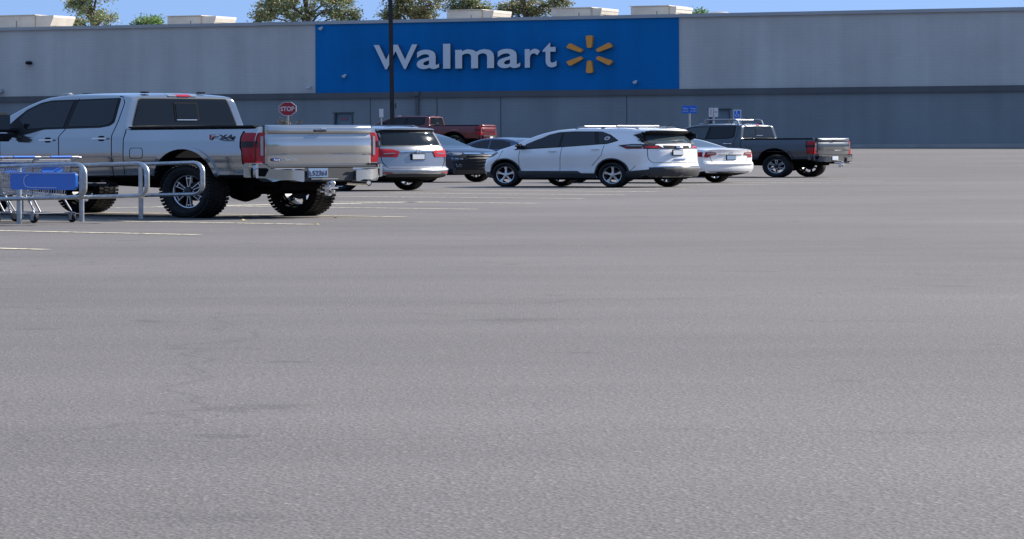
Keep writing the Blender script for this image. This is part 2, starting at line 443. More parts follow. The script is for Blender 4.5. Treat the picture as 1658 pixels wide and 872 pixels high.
# ------------------------------------------------------------------ ground and markings
def bumpy_asphalt():
    m = bpy.data.materials.new('asphalt'); m.use_nodes = True; t = m.node_tree; p = t.nodes['Principled BSDF']; L = t.links.new
    tc = t.nodes.new('ShaderNodeTexCoord')
    def noise(sc, det=5, st=(1, 1, 1)):
        mp = t.nodes.new('ShaderNodeMapping'); mp.inputs['Scale'].default_value = st
        n = t.nodes.new('ShaderNodeTexNoise'); n.inputs['Scale'].default_value = sc; n.inputs['Detail'].default_value = det
        L(tc.outputs['Object'], mp.inputs[0]); L(mp.outputs[0], n.inputs['Vector']); return n.outputs['Fac']
    def ramp(f, stops):
        r = t.nodes.new('ShaderNodeValToRGB'); L(f, r.inputs[0]); e = r.color_ramp.elements
        while len(e) < len(stops): e.new(.5)
        for x, (pos, c) in zip(e, stops): x.position = pos; x.color = (c, c, c, 1)
        return r.outputs[0]
    def mix(a, b, mode='MULTIPLY', fac=1):
        x = t.nodes.new('ShaderNodeMix'); x.data_type = 'RGBA'; x.blend_type = mode; x.inputs[0].default_value = fac
        L(a, x.inputs[6]); L(b, x.inputs[7]); return x.outputs[2]
    base = t.nodes.new('ShaderNodeRGB'); base.outputs[0].default_value = (0.146, 0.134, 0.126, 1)
    broad = ramp(noise(.09, 5, (1, 1.6, 1)), [(.3, .80), (.7, 1.12)])
    streak = ramp(noise(.5, 5, (.5, 1.7, 1)), [(.35, .92), (.65, 1.05)])
    fine = ramp(noise(38, 3), [(.3, .80), (.7, 1.18)])
    stone = t.nodes.new('ShaderNodeTexVoronoi'); stone.inputs['Scale'].default_value = 80; L(tc.outputs['Object'], stone.inputs['Vector'])
    st = ramp(stone.outputs['Color'], [(.0, .80), (.80, 1.0), (.97, 1.45)])
    spot = ramp(noise(1.7, 3), [(.27, .62), (.33, 1.0)])
    dn = t.nodes.new('ShaderNodeTexNoise'); dn.inputs['Scale'].default_value = .9; dn.inputs['Detail'].default_value = 5; L(tc.outputs['Object'], dn.inputs['Vector'])
    va = t.nodes.new('ShaderNodeVectorMath'); va.operation = 'SCALE'; va.inputs[3].default_value = 1.6; L(dn.outputs['Color'], va.inputs[0])
    vb = t.nodes.new('ShaderNodeVectorMath'); vb.operation = 'ADD'; L(va.outputs[0], vb.inputs[0]); L(tc.outputs['Object'], vb.inputs[1])
    cv = t.nodes.new('ShaderNodeTexVoronoi'); cv.feature = 'DISTANCE_TO_EDGE'; cv.inputs['Scale'].default_value = .16; L(vb.outputs[0], cv.inputs['Vector'])
    crack = ramp(cv.outputs['Distance'], [(.0, .45), (.0022, .6), (.0045, 1.0)])
    ov = t.nodes.new('ShaderNodeTexVoronoi'); ov.inputs['Scale'].default_value = .42; ov.inputs['Randomness'].default_value = 1; L(vb.outputs[0], ov.inputs['Vector'])
    oil = ramp(ov.outputs['Distance'], [(.03, .62), (.12, 1.0)])
    c = mix(mix(mix(mix(mix(mix(mix(base.outputs[0], broad), streak), fine), st), spot, fac=.6), crack, fac=.35), oil, fac=.6)
    L(c, p.inputs['Base Color']); p.inputs['Roughness'].default_value = .82; p.inputs['Specular IOR Level'].default_value = .35
    b = t.nodes.new('ShaderNodeBump'); b.inputs['Strength'].default_value = .28; b.inputs['Distance'].default_value = .012
    L(stone.outputs['Distance'], b.inputs['Height']); L(b.outputs['Normal'], p.inputs['Normal'])
    return m
ASPH = bumpy_asphalt()
def ground_sheet():
    ys = [-1500, -300, -60, 0, 20, 40, 60, 80, 95] + [95 + 58 * i / 24 for i in range(1, 25)] + [160, 200, 400, 1500, 4000]
    xs = [-3000, -600, -150, -60, -20, 0, 20, 60, 150, 600, 3000]
    g = MB(); nx = len(xs)
    g.add([(x, y, terrain(y)) for y in ys for x in xs], [(j * nx + i, j * nx + i + 1, (j + 1) * nx + i + 1, (j + 1) * nx + i) for j in range(len(ys) - 1) for i in range(nx - 1)])
    structure(g.build('ground', ASPH, None, 60))
ground_sheet()
def line_mat():
    m = mat('worn_line_paint', (0.40, 0.36, 0.29), .7); t = m.node_tree; p = t.nodes['Principled BSDF']
    tc = t.nodes.new('ShaderNodeTexCoord'); n = t.nodes.new('ShaderNodeTexNoise'); n.inputs['Scale'].default_value = 14; n.inputs['Detail'].default_value = 8
    r = t.nodes.new('ShaderNodeValToRGB'); r.color_ramp.elements[0].position = .38; r.color_ramp.elements[1].position = .56
    r.color_ramp.elements[0].color = (.24, .23, .20, 1); r.color_ramp.elements[1].color = (.85, .76, .52, 1)
    t.links.new(tc.outputs['Object'], n.inputs['Vector']); t.links.new(n.outputs['Fac'], r.inputs[0]); t.links.new(r.outputs[0], p.inputs['Base Color'])
    return m
LINE = line_mat()
def parking_lines():
    g = MB()
    def seg(a, d, L, w=.135, nseg=24):
        d = Vector(d).normalized(); n = Vector((-d.y, d.x)) * w / 2; vs = []
        for i in range(nseg + 1):
            p = Vector(a) + d * (L * i / nseg); wob = 1 + .12 * math.sin(i * 1.7 + a[0])
            for s_ in (-1, 1):
                q = p + n * s_ * wob; vs.append((q.x, q.y, terrain(q.y) + .006))
        g.add(vs, [(2 * i, 2 * i + 1, 2 * i + 3, 2 * i + 2) for i in range(nseg)])
    f44, _ = hv(44)
    ends = [(75, 404.3), (322, 380.3), (505, 363.4), (655, 351.2), (772, 338.8), (868, 329.3), (945, 321.5), (1010, 315.5), (1062, 310.3), (1110, 306)]
    pts = [ground_at(*e) for e in ends]
    for p in pts: seg(p, f44, 5.6)
    f60, _ = hv(-50)
    # the row beyond: lines leaning the other way
    for k in range(3): seg(ground_at(175 + 75 * k, 336.5 - 1.8 * k), f60, 4.5)
    for k, (px, py) in enumerate(((1240, 299), (1340, 296), (1430, 293))): seg(ground_at(px, py), f44, 5.6)
    structure(g.build('parking_lines', LINE, None, 0))
parking_lines()

# ------------------------------------------------------------------ store building
WY0 = 160.0
U = Vector((0.9113, -0.4117)); WROT = math.atan2(U.y, U.x)
WO = Vector((0.0, WY0))
def wu(px):   # distance along the wall of a column of the picture
    t = (px - CX) / F; return (t * WO.y - WO.x) / (U.x - t * U.y)
def wdepth(px): return WO.y + U.y * wu(px)
def wz(px, py): return height(px, py, wdepth(px))
G0 = 1.1
def wall_mat(name, col, vs=.0):
    m = mat(name, col, .85, spec=.2); t = m.node_tree; p = t.nodes['Principled BSDF']; L = t.links.new
    tc = t.nodes.new('ShaderNodeTexCoord'); mp = t.nodes.new('ShaderNodeMapping'); mp.inputs['Rotation'].default_value = (math.radians(90), 0, 0)
    L(tc.outputs['Object'], mp.inputs[0])
    br = t.nodes.new('ShaderNodeTexBrick'); br.inputs['Scale'].default_value = 1; br.inputs['Brick Width'].default_value = .4; br.inputs['Row Height'].default_value = .2 * K
    br.inputs['Mortar Size'].default_value = .008; br.inputs['Color1'].default_value = (*col, 1); br.inputs['Color2'].default_value = (*[c * .97 for c in col], 1)
    br.inputs['Mortar'].default_value = (*[c * .91 for c in col], 1); L(mp.outputs[0], br.inputs['Vector'])
    n = t.nodes.new('ShaderNodeTexNoise'); n.inputs['Scale'].default_value = .35; n.inputs['Detail'].default_value = 7; L(tc.outputs['Object'], n.inputs['Vector'])
    mp2 = t.nodes.new('ShaderNodeMapping'); mp2.inputs['Scale'].default_value = (1.6, 1, .12); L(tc.outputs['Object'], mp2.inputs[0])
    n2 = t.nodes.new('ShaderNodeTexNoise'); n2.inputs['Scale'].default_value = .8; n2.inputs['Detail'].default_value = 5; L(mp2.outputs[0], n2.inputs['Vector'])
    a = t.nodes.new('ShaderNodeMath'); a.operation = 'ADD'; L(n.outputs['Fac'], a.inputs[0]); L(n2.outputs['Fac'], a.inputs[1])
    r = t.nodes.new('ShaderNodeMapRange'); r.inputs[1].default_value = .7; r.inputs[2].default_value = 1.3; r.inputs[3].default_value = .88; r.inputs[4].default_value = 1.1; L(a.outputs[0], r.inputs[0])
    x = t.nodes.new('ShaderNodeMix'); x.data_type = 'RGBA'; x.blend_type = 'MULTIPLY'; x.inputs[0].default_value = 1
    L(br.outputs['Color'], x.inputs[6]); L(r.outputs[0], x.inputs[7]); L(x.outputs[2], p.inputs['Base Color'])
    return m
UPW = wall_mat('pale_grey_wall_paint', (.58, .55, .51)); LOW = wall_mat('mid_grey_wall_paint', (.26, .275, .28)); BAND = wall_mat('dark_grey_wall_paint', (.135, .135, .138))
BLUEW = wall_mat('blue_wall_paint', (.002, .165, .45)); COPE = mat('coping_metal', (.42, .42, .42), .5, .2, noise=(.6, .1))
ROOFM = mat('roof_membrane', (.5, .5, .48), .9, noise=(.3, .1)); DOORM = mat('door_paint', (.16, .20, .235), .5, noise=(1.5, .06)); DFR = mat('door_frame_paint', (.06, .075, .09), .5)
def along(u, back=0.0, z=0.0):
    n = Vector((-U.y, U.x)); p = WO + U * u + n * back; return (p.x, p.y, z)
def store():
    t = thing('store_building', 'long flat grey block store with a blue painted wall section, behind all the cars', 'building', along(0, 0, G0), WROT)
    z0 = -.6; zb1 = wz(600, 158.6) - G0; zb2 = wz(600, 149.4) - G0; ztop = wz(600, 37.6) - G0; u0, u1 = -75, 120; ua, ub = wu(511.8), wu(1100.2)
    def bx(name, a, b, za, zb, y0, y1, m, par=t):
        return MB().box(((a + b) / 2, (y0 + y1) / 2, (za + zb) / 2), (b - a, y1 - y0, zb - za)).build(name, m, par, 0)
    # lower wall with door openings
    d = [(wu(541.5), wu(572)), (wu(1148.5), wu(1182.5))]; dz = (wz(556, 181.3) - G0, wz(1165, 175.3) - G0)
    lw = MB(); x = u0
    for (a, b), zd in zip(d, dz):
        lw.box(((x + a) / 2, .15, (z0 + zb1) / 2), (a - x, .3, zb1 - z0)); lw.box(((a + b) / 2, .15, (zd + zb1) / 2), (b - a, .3, zb1 - zd)); x = b
    lw.box(((x + u1) / 2, .15, (z0 + zb1) / 2), (u1 - x, .3, zb1 - z0)); lw.build('lower_wall', LOW, t, 0)
    bx('band', u0, u1, zb1, zb2, -.10, .3, BAND)
    bx('upper_wall', u0, ua, zb2, ztop, 0, .3, UPW); bx('blue_panel', ua, ub, zb2, ztop, -.03, .3, BLUEW); bx('upper_wall', ub, u1, zb2, ztop, 0, .3, UPW)
    bx('coping', u0, u1, ztop, ztop + .20, -.10, .45, COPE)
    bx('roof', u0, u1, ztop - .9, ztop - .7, .3, 60, ROOFM)
    bx('side_wall', u1 - .3, u1, z0, ztop, .3, 60, UPW); bx('side_wall', u0, u0 + .3, z0, ztop, .3, 60, UPW)
    for (a, b), zd in zip(d, dz):
        dd = bx('door', a + .06, b - .06, .15, zd - .06, .10, .16, DOORM)
        fr = MB()
        fr.box(((a + b) / 2, .1, zd - .03 + .0), (b - a + .12, .25, .06)); fr.box((a + .03, .1, (.15 + zd) / 2 - .03), (.06, .25, zd - .21)); fr.box((b - .03, .1, (.15 + zd) / 2 - .03), (.06, .25, zd - .21))
        fr.build('door_frame', DFR, dd, 0)
        MB().box((b - .2, .06, 1.15), (.05, .06, .22), bev=.008).build('handle', ALLOY, dd, 0)
        MB().box((a + .15, .09, 1.2), (.03, .03, .3)).build('hinge', ALLOYD, dd, 0)
    um = (d[0][0] + d[0][1]) / 2; zm = wz(556, 192) - G0
    MB().box((um, .085, zm), (.30, .02, .16)).build('door_notice', mat('red_white_notice', (.30, .10, .12), .5), t, 0)
    # downpipes and movement joints
    dp = MB()
    dp.box((wu(677), -.06, (0 + zb2) / 2 + .0), (.14, .10, zb2)); dp.box((wu(677), -.12, zb2 - .1), (.24, .22, .25)); dp.build('downpipe', BAND, t, 0)
    for px in (708, 811, 600, 1015): bx('wall_joint', wu(px) - .02, wu(px) + .02, 0.0, zb1 - .01, -.012, .001, BAND)
    # pavement along the wall
    sw = MB(); 
    n = Vector((-U.y, U.x))
    sw.box(((u0 + u1) / 2, -1.75, -.3), (u1 - u0, 3.5, .9)); o = sw.build('sidewalk', mat('concrete', (.36, .35, .33), .8, noise=(1.5, .12)), None, 0); structure(o)
    o.location = t.location; o.rotation_euler = t.rotation_euler
    return ztop
ZTOP = store() + G0

def store_sign():
    WL = mat('white_letter_face', (.70, .72, .74), .4); YL = mat('yellow_ray_face', (.85, .34, .05), .4); RET = mat('letter_return', (.10, .11, .13), .5)
    t = thing('store_sign', 'large white raised store name with a six-rayed yellow spark on the blue wall', 'sign', along(wu(762.3), -.03, wz(760, 112)), WROT)
    ub, zb = wu(760), wz(760, 112)
    L = [('W', 607.2, 677.6, 72.3, 111.8), ('a', 676.4, 712.7, 80.3, 111.6), ('l', 719.2, 730.8, 70.8, 110.8), ('m', 738.8, 801.5, 79.6, 110.3), ('a', 806.8, 843.9, 78.9, 110), ('r', 851.3, 875.9, 78.8, 109.2), ('t', 880.2, 902.6, 68.3, 108.9)]
    for ch, x0, x1, y0, y1 in L:
        u0, u1 = wu(x0), wu(x1); m = (x0 + x1) / 2; z0, z1 = wz(m, y1), wz(m, y0)
        o = text_mesh(ch, WL, t, frame(((u0 + u1) / 2 - ub, -.30 if 1 else 0, (z0 + z1) / 2 - zb), (1, 0, 0), (0, 0, 1)), u1 - u0, z1 - z0, off=.016 if ch != 'l' else .006, ext=.16, name='letter')
        for v in o.data.vertices: v.co.y += .28 if False else 0
        # front face is the far side of the extrusion: move the body so the face stands 0.3 m off the wall
        ys = [v.co.y for v in o.data.vertices]; d = -.20 - min(ys)
        for v in o.data.vertices: v.co.y += d
        o.data.materials.append(RET)
        for p in o.data.polygons: p.material_index = 0 if abs(p.normal.y) > .5 else 1
    cu, cz = wu(955.4) - ub, wz(955.4, 87.7) - zb
    for k in range(6):
        a = math.radians(90 + 60 * k); c, s_ = math.cos(a), math.sin(a)
        pts = rnd([(.38, -.10), (1.12, -.16), (1.12, .16), (.38, .10)], .10)
        MB().prism([(cu + p * c - q * s_, cz + p * s_ + q * c) for p, q in pts], -.20, -.02, 'XZ').build('ray', YL, t, 0)
store_sign()

def small_wall_fixtures():
    def cam_(px, py, label, m, kind='dome'):
        z = wz(px, py); t = thing('security_camera', label, 'camera', along(wu(px), -.02, z), WROT)
        MB().box((0, -.05, .06), (.12, .08, .12), bev=.02).build('bracket', m, t, 0)
        MB().tube([(0, -.06, .02), (0, -.18, .02)], .025, 8).build('arm', m, t)
        MB().lathe([(-.13, 0.0), (-.10, .06), (-.03, .09), (.05, .085), (.06, 0)], (0, -.2, 0), 'Z', 16).build('housing', m, t)
    wm = mat('white_housing', (.6, .62, .64), .4)
    cam_(503, 141.5, 'small pale security camera left of the blue wall section, above the stop sign', wm)
    cam_(560.5, 123, 'white security camera at the lower left of the blue wall, left of the lamp post', wm)
    cam_(1031, 133, 'white security camera at the lower right of the blue wall below the spark', wm)
    cam_(523, 46, 'tiny white camera at the top left corner of the blue wall', wm)
    t = thing('wall_light', 'dark oval wall light high on the grey wall above the silver pickup', 'light fixture', along(wu(49.5), 0, wz(49.5, 101.5)), WROT)
    b = MB(); b.lathe([(-.12, 0), (-.10, .10), (.0, .17), (.10, .12), (.12, 0)], (0, -.14, 0), 'Z', 20); b.build('housing', TRIM, t)
    MB().box((0, -.04, 0), (.2, .08, .16)).build('wall_plate', TRIM, t, 0)
    t = thing('wall_light', 'pale wall light at the left edge just above the dark band', 'light fixture', along(wu(2), 0, wz(2, 147)), WROT)
    MB().box((0, -.10, 0), (.32, .2, .22), bev=.03).build('housing', COPE, t, 0); MB().box((0, -.12, -.12), (.24, .14, .03)).build('lens', CLEARL, t, 0)
small_wall_fixtures()

# ------------------------------------------------------------------ rooftop units
UNIT = mat('beige_unit_metal', (.52, .47, .40), .6, noise=(2, .1)); UNITD = mat('unit_grille', (.16, .15, .14), .7)
def rooftop_unit(x0, x1, x2, ytop, label, back=12):
    """x0..x1 body, x1..x2 intake hood"""
    n = Vector((-U.y, U.x)); zr = ZTOP - .7
    def upos(px):
        o = WO + n * back; t = (px - CX) / F; return (t * o.y - o.x) / (U.x - t * U.y)
    a, b, c = upos(x0), upos(x1), upos(x2); dep = WO.y + n.y * back + U.y * (a + b) / 2; zt = height((x0 + x1) / 2, ytop, dep)
    t = thing('rooftop_unit', label, 'rooftop unit', along((a + b) / 2, back, zr), WROT, None)
    h = zt - zr; hw = (b - a) / 2; D = 2.4
    MB().box((0, D / 2, h / 2 + .1), (2 * hw, D, h - .2), bev=.03).build('cabinet', UNIT, t, 0)
    MB().box((0, D / 2, .1), (2 * hw + .1, D + .1, .2)).build('curb', UNITD, t, 0)
    MB().box((0, D / 2, h + .03), (2 * hw + .1, D + .1, .05)).build('lid', UNIT, t, 0)
    hd = MB(); hc = c - b
    hd.prism([(hw + .012, h * .22), (hw + .012, h - .02), (hw + hc, h - .02), (hw + hc, h - .16), (hw + hc * .45, h * .22)], .1, D - .1, 'XZ'); ho = hd.build('intake_hood', UNIT, t, 0)
    gr = MB()
    for k in range(7):
        f_ = k / 6; gr.box((hw + hc * (.52 + .42 * f_), D / 2, h * .24 + (h * .76 - .2) * f_), (.05, D - .3, .03))
    gr.build('grille', UNITD, ho, 0)
    MB().box((-hw * .55, -.012, h * .66), (hw * .5, .02, .22)).build('louvre', UNITD, t, 0)
    MB().box((-hw * .1, -.012, h * .45), (.28, .02, .26)).build('access_panel', mat('pale_panel', (.5, .47, .42), .6) if 'pale_panel' not in bpy.data.materials else bpy.data.materials['pale_panel'], t, 0)
    MB().box((hw * .4, -.012, h * .5), (.03, .02, h * .7)).build('seam_strip', UNITD, t, 0)
rooftop_unit(-40, 57, 86, 25.5, 'beige rooftop unit at the far left, cut by the edge')
rooftop_unit(271.5, 326, 349, 26, 'beige rooftop unit above the roof of the silver pickup cab')
rooftop_unit(724, 781, 799, 16.5, 'beige rooftop unit above the first letters of the store name, in front of trees')
rooftop_unit(893, 958, 974, 13, 'beige rooftop unit above the spark beside the rightmost large tree')
rooftop_unit(1022, 1083, 1095, 10, 'beige rooftop unit above the blue wall right end')
def roof_dome():
    px = 1165; back = 10; n = Vector((-U.y, U.x)); o = WO + n * back; t_ = (px - CX) / F; u = (t_ * o.y - o.x) / (U.x - t_ * U.y); dep = o.y + U.y * u
    t = thing('roof_vent', 'low pale domed roof vent right of the last rooftop unit', 'roof vent', along(u, back, ZTOP - .7), WROT)
    h = height(px, 18.8, dep) - ZTOP + .7
    MB().box((0, 0, (h - .2) / 2), (.75, .75, h - .2)).build('curb', COPE, t, 0)
    MB().lathe([(h - .2, .52), (h - .1, .50), (h, .34), (h + .02, 0)], (0, 0, 0), 'Z', 20).build('dome', COPE, t)
roof_dome()

# ------------------------------------------------------------------ trees
def leaf_mat(name, cols):
    m = bpy.data.materials.new(name); m.use_nodes = True; t = m.node_tree; p = t.nodes['Principled BSDF']
    g = t.nodes.new('ShaderNodeNewGeometry'); r = t.nodes.new('ShaderNodeValToRGB'); e = r.color_ramp.elements
    while len(e) < len(cols): e.new(.5)
    for i, (x, c) in enumerate(zip(e, cols)): x.position = i / (len(cols) - 1); x.color = (*c, 1)
    t.links.new(g.outputs['Random Per Island'], r.inputs[0]); t.links.new(r.outputs[0], p.inputs['Base Color']); p.inputs['Roughness'].default_value = .6
    tr = t.nodes.new('ShaderNodeBsdfTranslucent'); t.links.new(r.outputs[0], tr.inputs[0]); mx = t.nodes.new('ShaderNodeMixShader'); mx.inputs[0].default_value = .3
    out = t.nodes['Material Output']; t.links.new(p.outputs[0], mx.inputs[1]); t.links.new(tr.outputs[0], mx.inputs[2]); t.links.new(mx.outputs[0], out.inputs[0]); return m
OLIVE = leaf_mat('autumn_leaves', [(0.082, 0.150, 0.058), (0.162, 0.240, 0.096), (0.276, 0.260, 0.115), (0.211, 0.320, 0.154), (0.421, 0.300, 0.154), (0.130, 0.200, 0.077)])
GREEN = leaf_mat('green_leaves', [(0.065, 0.150, 0.038), (0.145, 0.260, 0.077), (0.227, 0.320, 0.096), (0.097, 0.200, 0.058)])
RUST = leaf_mat('rusty_leaves', [(0.097, 0.160, 0.067), (0.227, 0.200, 0.096), (0.162, 0.260, 0.115), (0.389, 0.260, 0.154), (0.259, 0.360, 0.192)])
BARK = mat('bark', (.09, .07, .055), .9, noise=(5, .3))
def tree(px, Y, blobs, leafm, label, seed, n=5000, ls=.26, dens=.55):
    """blobs: (px, py, rx, ry) of the crown masses in picture units at distance Y"""
    R = random.Random(seed); X = at(px, Y); t = thing('tree', label, 'tree', (X, Y, G0), 0, 'trees behind the store')
    s = Y / F; cr = []
    for bx_, by_, rx, ry in blobs: cr.append((at(bx_, Y) - X, R.uniform(-1.2, 1.2), height(bx_, by_, Y) - G0, rx * s, ry * s / K))
    ztop = max(c[2] + c[4] for c in cr); zlow = min(c[2] - c[4] for c in cr)
    tr = MB(); tr.tube([(0, 0, -.2), (.05, 0, zlow * .5), (.15, .1, zlow), (-.1, 0, (zlow + ztop) / 2), (0, 0, ztop - .8)], .34, 10, r2=.05); trunk = tr.build('trunk', BARK, t)
    br = MB(); lf = MB(); centers = []
    for (cx_, cy_, cz_, a, b) in cr:
        z0 = min(cz_ - b * .6, zlow + (ztop - zlow) * .4); br.tube([(0, 0, z0 - 1.2), (cx_ * .5, cy_ * .5, (z0 + cz_) / 2 - .2), (cx_, cy_, cz_)], .12, 6, r2=.03)
        for q in range(int(9 + a * 4)):
            th = R.uniform(0, 6.28); ph = math.acos(R.uniform(-1, 1)); rr = R.uniform(.35, 1.0) ** .6
            p = Vector((cx_ + a * rr * math.sin(ph) * math.cos(th), cy_ + a * rr * math.sin(ph) * math.sin(th), cz_ + b * rr * math.cos(ph)))
            centers.append((p, R.uniform(.28, .62))); br.tube([(cx_, cy_, cz_), ((cx_ + p.x) / 2, (cy_ + p.y) / 2, (cz_ + p.z) / 2 + .1), p], .035, 4, r2=.012, cap=False)
    br.build('limbs', BARK, t)
    for i in range(n):
        c, r = R.choice(centers); d = Vector((R.gauss(0, .5), R.gauss(0, .5), R.gauss(0, .5))) * r; p = c + d
        a = Vector((R.gauss(0, 1), R.gauss(0, 1), R.gauss(0, 1))).normalized(); b = a.cross(Vector((R.gauss(0, 1), R.gauss(0, 1), R.gauss(0, 1)))).normalized()
        z = ls * R.uniform(.45, 1.0); lf.add([p - a * z * .5, p + b * z * .28, p + a * z * .5, p - b * z * .28], [(0, 1, 2, 3)])
    lf.build('crown', leafm, t, 0)
tree(150, 232, [(150, 20, 28, 22), (170, 30, 22, 9), (125, 34, 12, 8), (135, 8, 20, 12), (160, -12, 30, 18), (118, 5, 10, 5)], OLIVE, 'sparse olive autumn tree between the two leftmost rooftop units', 1, 3800)
tree(240, 236, [(240, 36, 23, 8), (228, 39, 14, 8), (255, 40, 12, 7)], GREEN, 'low rounded green tree left of the rooftop unit over the pickup', 2, 3800, .22)
tree(497, 234, [(440, 18, 30, 14), (425, 26, 18, 9), (480, 14, 34, 22), (530, 16, 36, 20), (565, 24, 22, 12), (500, -14, 46, 22), (455, 2, 28, 14), (548, 0, 26, 12)], OLIVE, 'broad autumn tree left of the lamp post', 3, 9500)
tree(668, 236, [(640, 18, 20, 16), (665, 10, 26, 18), (700, 14, 24, 18), (640, -2, 22, 12), (690, -10, 40, 20), (630, 26, 12, 6), (680, 26, 20, 10)], RUST, 'autumn tree directly behind the lamp post', 4, 7500)
tree(752, 240, [(735, 8, 20, 12), (765, 4, 18, 10), (780, 16, 14, 8), (750, -12, 30, 12)], OLIVE, 'tree behind the rooftop unit over the store name', 5, 3600)
tree(850, 233, [(830, 14, 24, 14), (860, 10, 26, 16), (880, 16, 26, 12), (900, 4, 22, 10), (850, -10, 36, 14), (815, 22, 14, 7)], RUST, 'rightmost large autumn tree beside the rooftop unit over the spark', 6, 6200)
tree(1134, 240, [(1134, 21, 9, 5), (1128, 25, 12, 4)], GREEN, 'small green tree top left of the roof vent', 7, 500, .25)

# ------------------------------------------------------------------ lamp post and road signs
def lamp_post():
    Y = 115; X = at(636.3, Y); g = terrain(Y); t = thing('lamp_post', 'tall dark square lamp post in front of the store name', 'lamp post', (X, Y, g))
    m = mat('bronze_paint', (.018, .018, .022), .45, .3); H = 12.0; lean = -.10
    b = MB(); a = .072; top = .062
    b.add([(sx * a, sy * a, .0) for sx in (-1, 1) for sy in (-1, 1)] + [(sx * top + lean, sy * top, H) for sx in (-1, 1) for sy in (-1, 1)],
          [(0, 1, 3, 2), (4, 6, 7, 5), (0, 4, 5, 1), (2, 3, 7, 6), (0, 2, 6, 4), (1, 5, 7, 3)]); b.build('pole', m, t, 0)
    MB().lathe([(-.1, .3), (.75, .3), (.78, .27), (.78, 0)], (0, 0, 0), 'Z', 24).build('base', mat('yellow_base', (.5, .38, .08), .7), t)
    z = height(636, 170, Y) - g
    c = MB(); c.box((0.0, 0, z), (.17, .17, .04)); c.box((0, 0, z - .12), (.165, .165, .03)); c.box((.095, 0, z - .02), (.03, .12, .26)); c.build('collar', m, t, 0)
    hd = MB(); hd.tube([(lean - 1.0, 0, H - .1), (lean + 1.0, 0, H - .1)], .035); hd.build('arm', m, t)
    for s_ in (-1, 1): MB().box((lean + s_ * 1.2, 0, H - .08), (.6, .4, .14), bev=.03).build('lamp_head', m, t, 0)
lamp_post()
def post_sign(name, label, cat, px, py0, py1, Y, w, panel, board=None, rz=0.0, post=GALV, group=None, g=None):
    """panel(t, zc, h) builds the board; the post runs up from the ground"""
    g = terrain(Y) if g is None else g
    t = thing(name, label, cat, (at(px, Y), Y, g), rz); z0, z1 = height(px, py1, Y) - g, height(px, py0, Y) - g
    MB().tube([(0, .03, 0), (0, .03, z1 - .03)], .03, 8).build('post', post, t)
    panel(t, (z0 + z1) / 2, z1 - z0); return t
SRED = mat('sign_red', (.30, .006, .022), .4); SWHT = mat('sign_white', (.62, .64, .66), .4); SBLU = mat('sign_blue', (.005, .14, .62), .4); SBACK = mat('sign_back', (.3, .31, .32), .5, .5)
def stop(t, zc, h):
    def octa(r): return [(r * math.cos(math.radians(22.5 + 45 * k)), zc + r * math.sin(math.radians(22.5 + 45 * k))) for k in range(8)]
    R = h / 2 / math.cos(math.radians(22.5)); MB().prism(octa(R), -.012, 0, 'XZ').build('rim', SWHT, t, 0)
    MB().prism(octa(R * .93), -.018, -.0125, 'XZ').build('face', SRED, t, 0)
    text_mesh('STOP', SWHT, t, frame((0, -.020, zc), (1, 0, 0), (0, 0, 1)), h * .80, h * .34, off=.02, ext=.003)
post_sign('stop_sign', 'red octagonal stop sign on a thin post above the silver tailgate', 'sign', 466, 164.7, 187.0, 144, 0, stop, rz=math.radians(-26))
def edge_panel(t, zc, h):
    MB().box((.0, 0, zc), (.17, .30, h), bev=.01).build('panel', SWHT, t, 0); MB().box((-.09, 0, zc), (.012, .28, h - .04)).build('back', TRIM, t, 0)
post_sign('parking_sign', 'narrow white sign seen almost edge on between the stop sign and the lamp post', 'sign', 617.5, 176, 189.5, 144, 0, edge_panel)
def pickup_panel(t, zc, h):
    for i, s_ in enumerate((-1, 1)):
        o = MB().box((s_ * .122, 0, zc), (.23, .02, h), bev=.004).build('panel', SBLU, t, 0)
        text_mesh('Pickup' if s_ < 0 else 'Pickup', SWHT, o, frame((s_ * .122, -.013, zc + h * .10), (1, 0, 0), (0, 0, 1)), .16, h * .28, ext=.003)
        text_mesh('parking', SWHT, o, frame((s_ * .122, -.013, zc - h * .22), (1, 0, 0), (0, 0, 1)), .16, h * .20, ext=.003)
post_sign('pickup_sign', 'pair of bright blue sign panels on one post above the white hatchback', 'sign', 1116.5, 170.6, 183.2, 120, 0, pickup_panel, rz=math.radians(-8))
def pale_pair(t, zc, h):
    for s_ in (-1, 1): 
        o = MB().box((s_ * .085, 0, zc), (.145, .02, h), bev=.004).build('panel', SWHT, t, 0); MB().box((s_ * .085, -.013, zc + .02), (.02 if s_ < 0 else .10, .004, h * .7 if s_ < 0 else .05)).build('stripe', mat('faded_red', (.35, .12, .1), .5) if s_ < 0 else SBACK, o, 0)
post_sign('notice_sign', 'pair of pale notice boards on one post in front of the right wall door', 'sign', 1155.5, 174.2, 189.0, 124, 0, pale_pair, rz=math.radians(-5))
def access_panel(t, zc, h):
    o = MB().box((0, 0, zc + h * .12), (.26, .02, h * .74), bev=.006).build('panel', SWHT, t, 0)
    MB().box((0, -.013, zc + h * .16), (.2, .004, h * .52)).build('blue_field', SBLU, o, 0)
    # wheelchair symbol
    s = MB(); r = .055; c = zc + h * .10
    s.tube([(r * math.cos(a) - .005, -.018, c + r * math.sin(a)) for a in [math.radians(x) for x in range(150, 400, 25)]], .009, 5)
    s.tube([(-.02, -.018, c + .13), (-.015, -.018, c + .04), (.04, -.018, c + .035), (.065, -.018, c - .04)], .010, 5); s.lathe([(-.004, 0), (-.004, .022), (.004, .022), (.004, 0)], (-.02, -.018, c + .165), 'Y', 12); s.build('wheelchair_symbol', WHITEM, o)
    MB().box((0, 0, zc - h * .40), (.26, .02, h * .2), bev=.004).build('lower_panel', mat('pale_blue_sign', (.45, .6, .7), .4), t, 0)
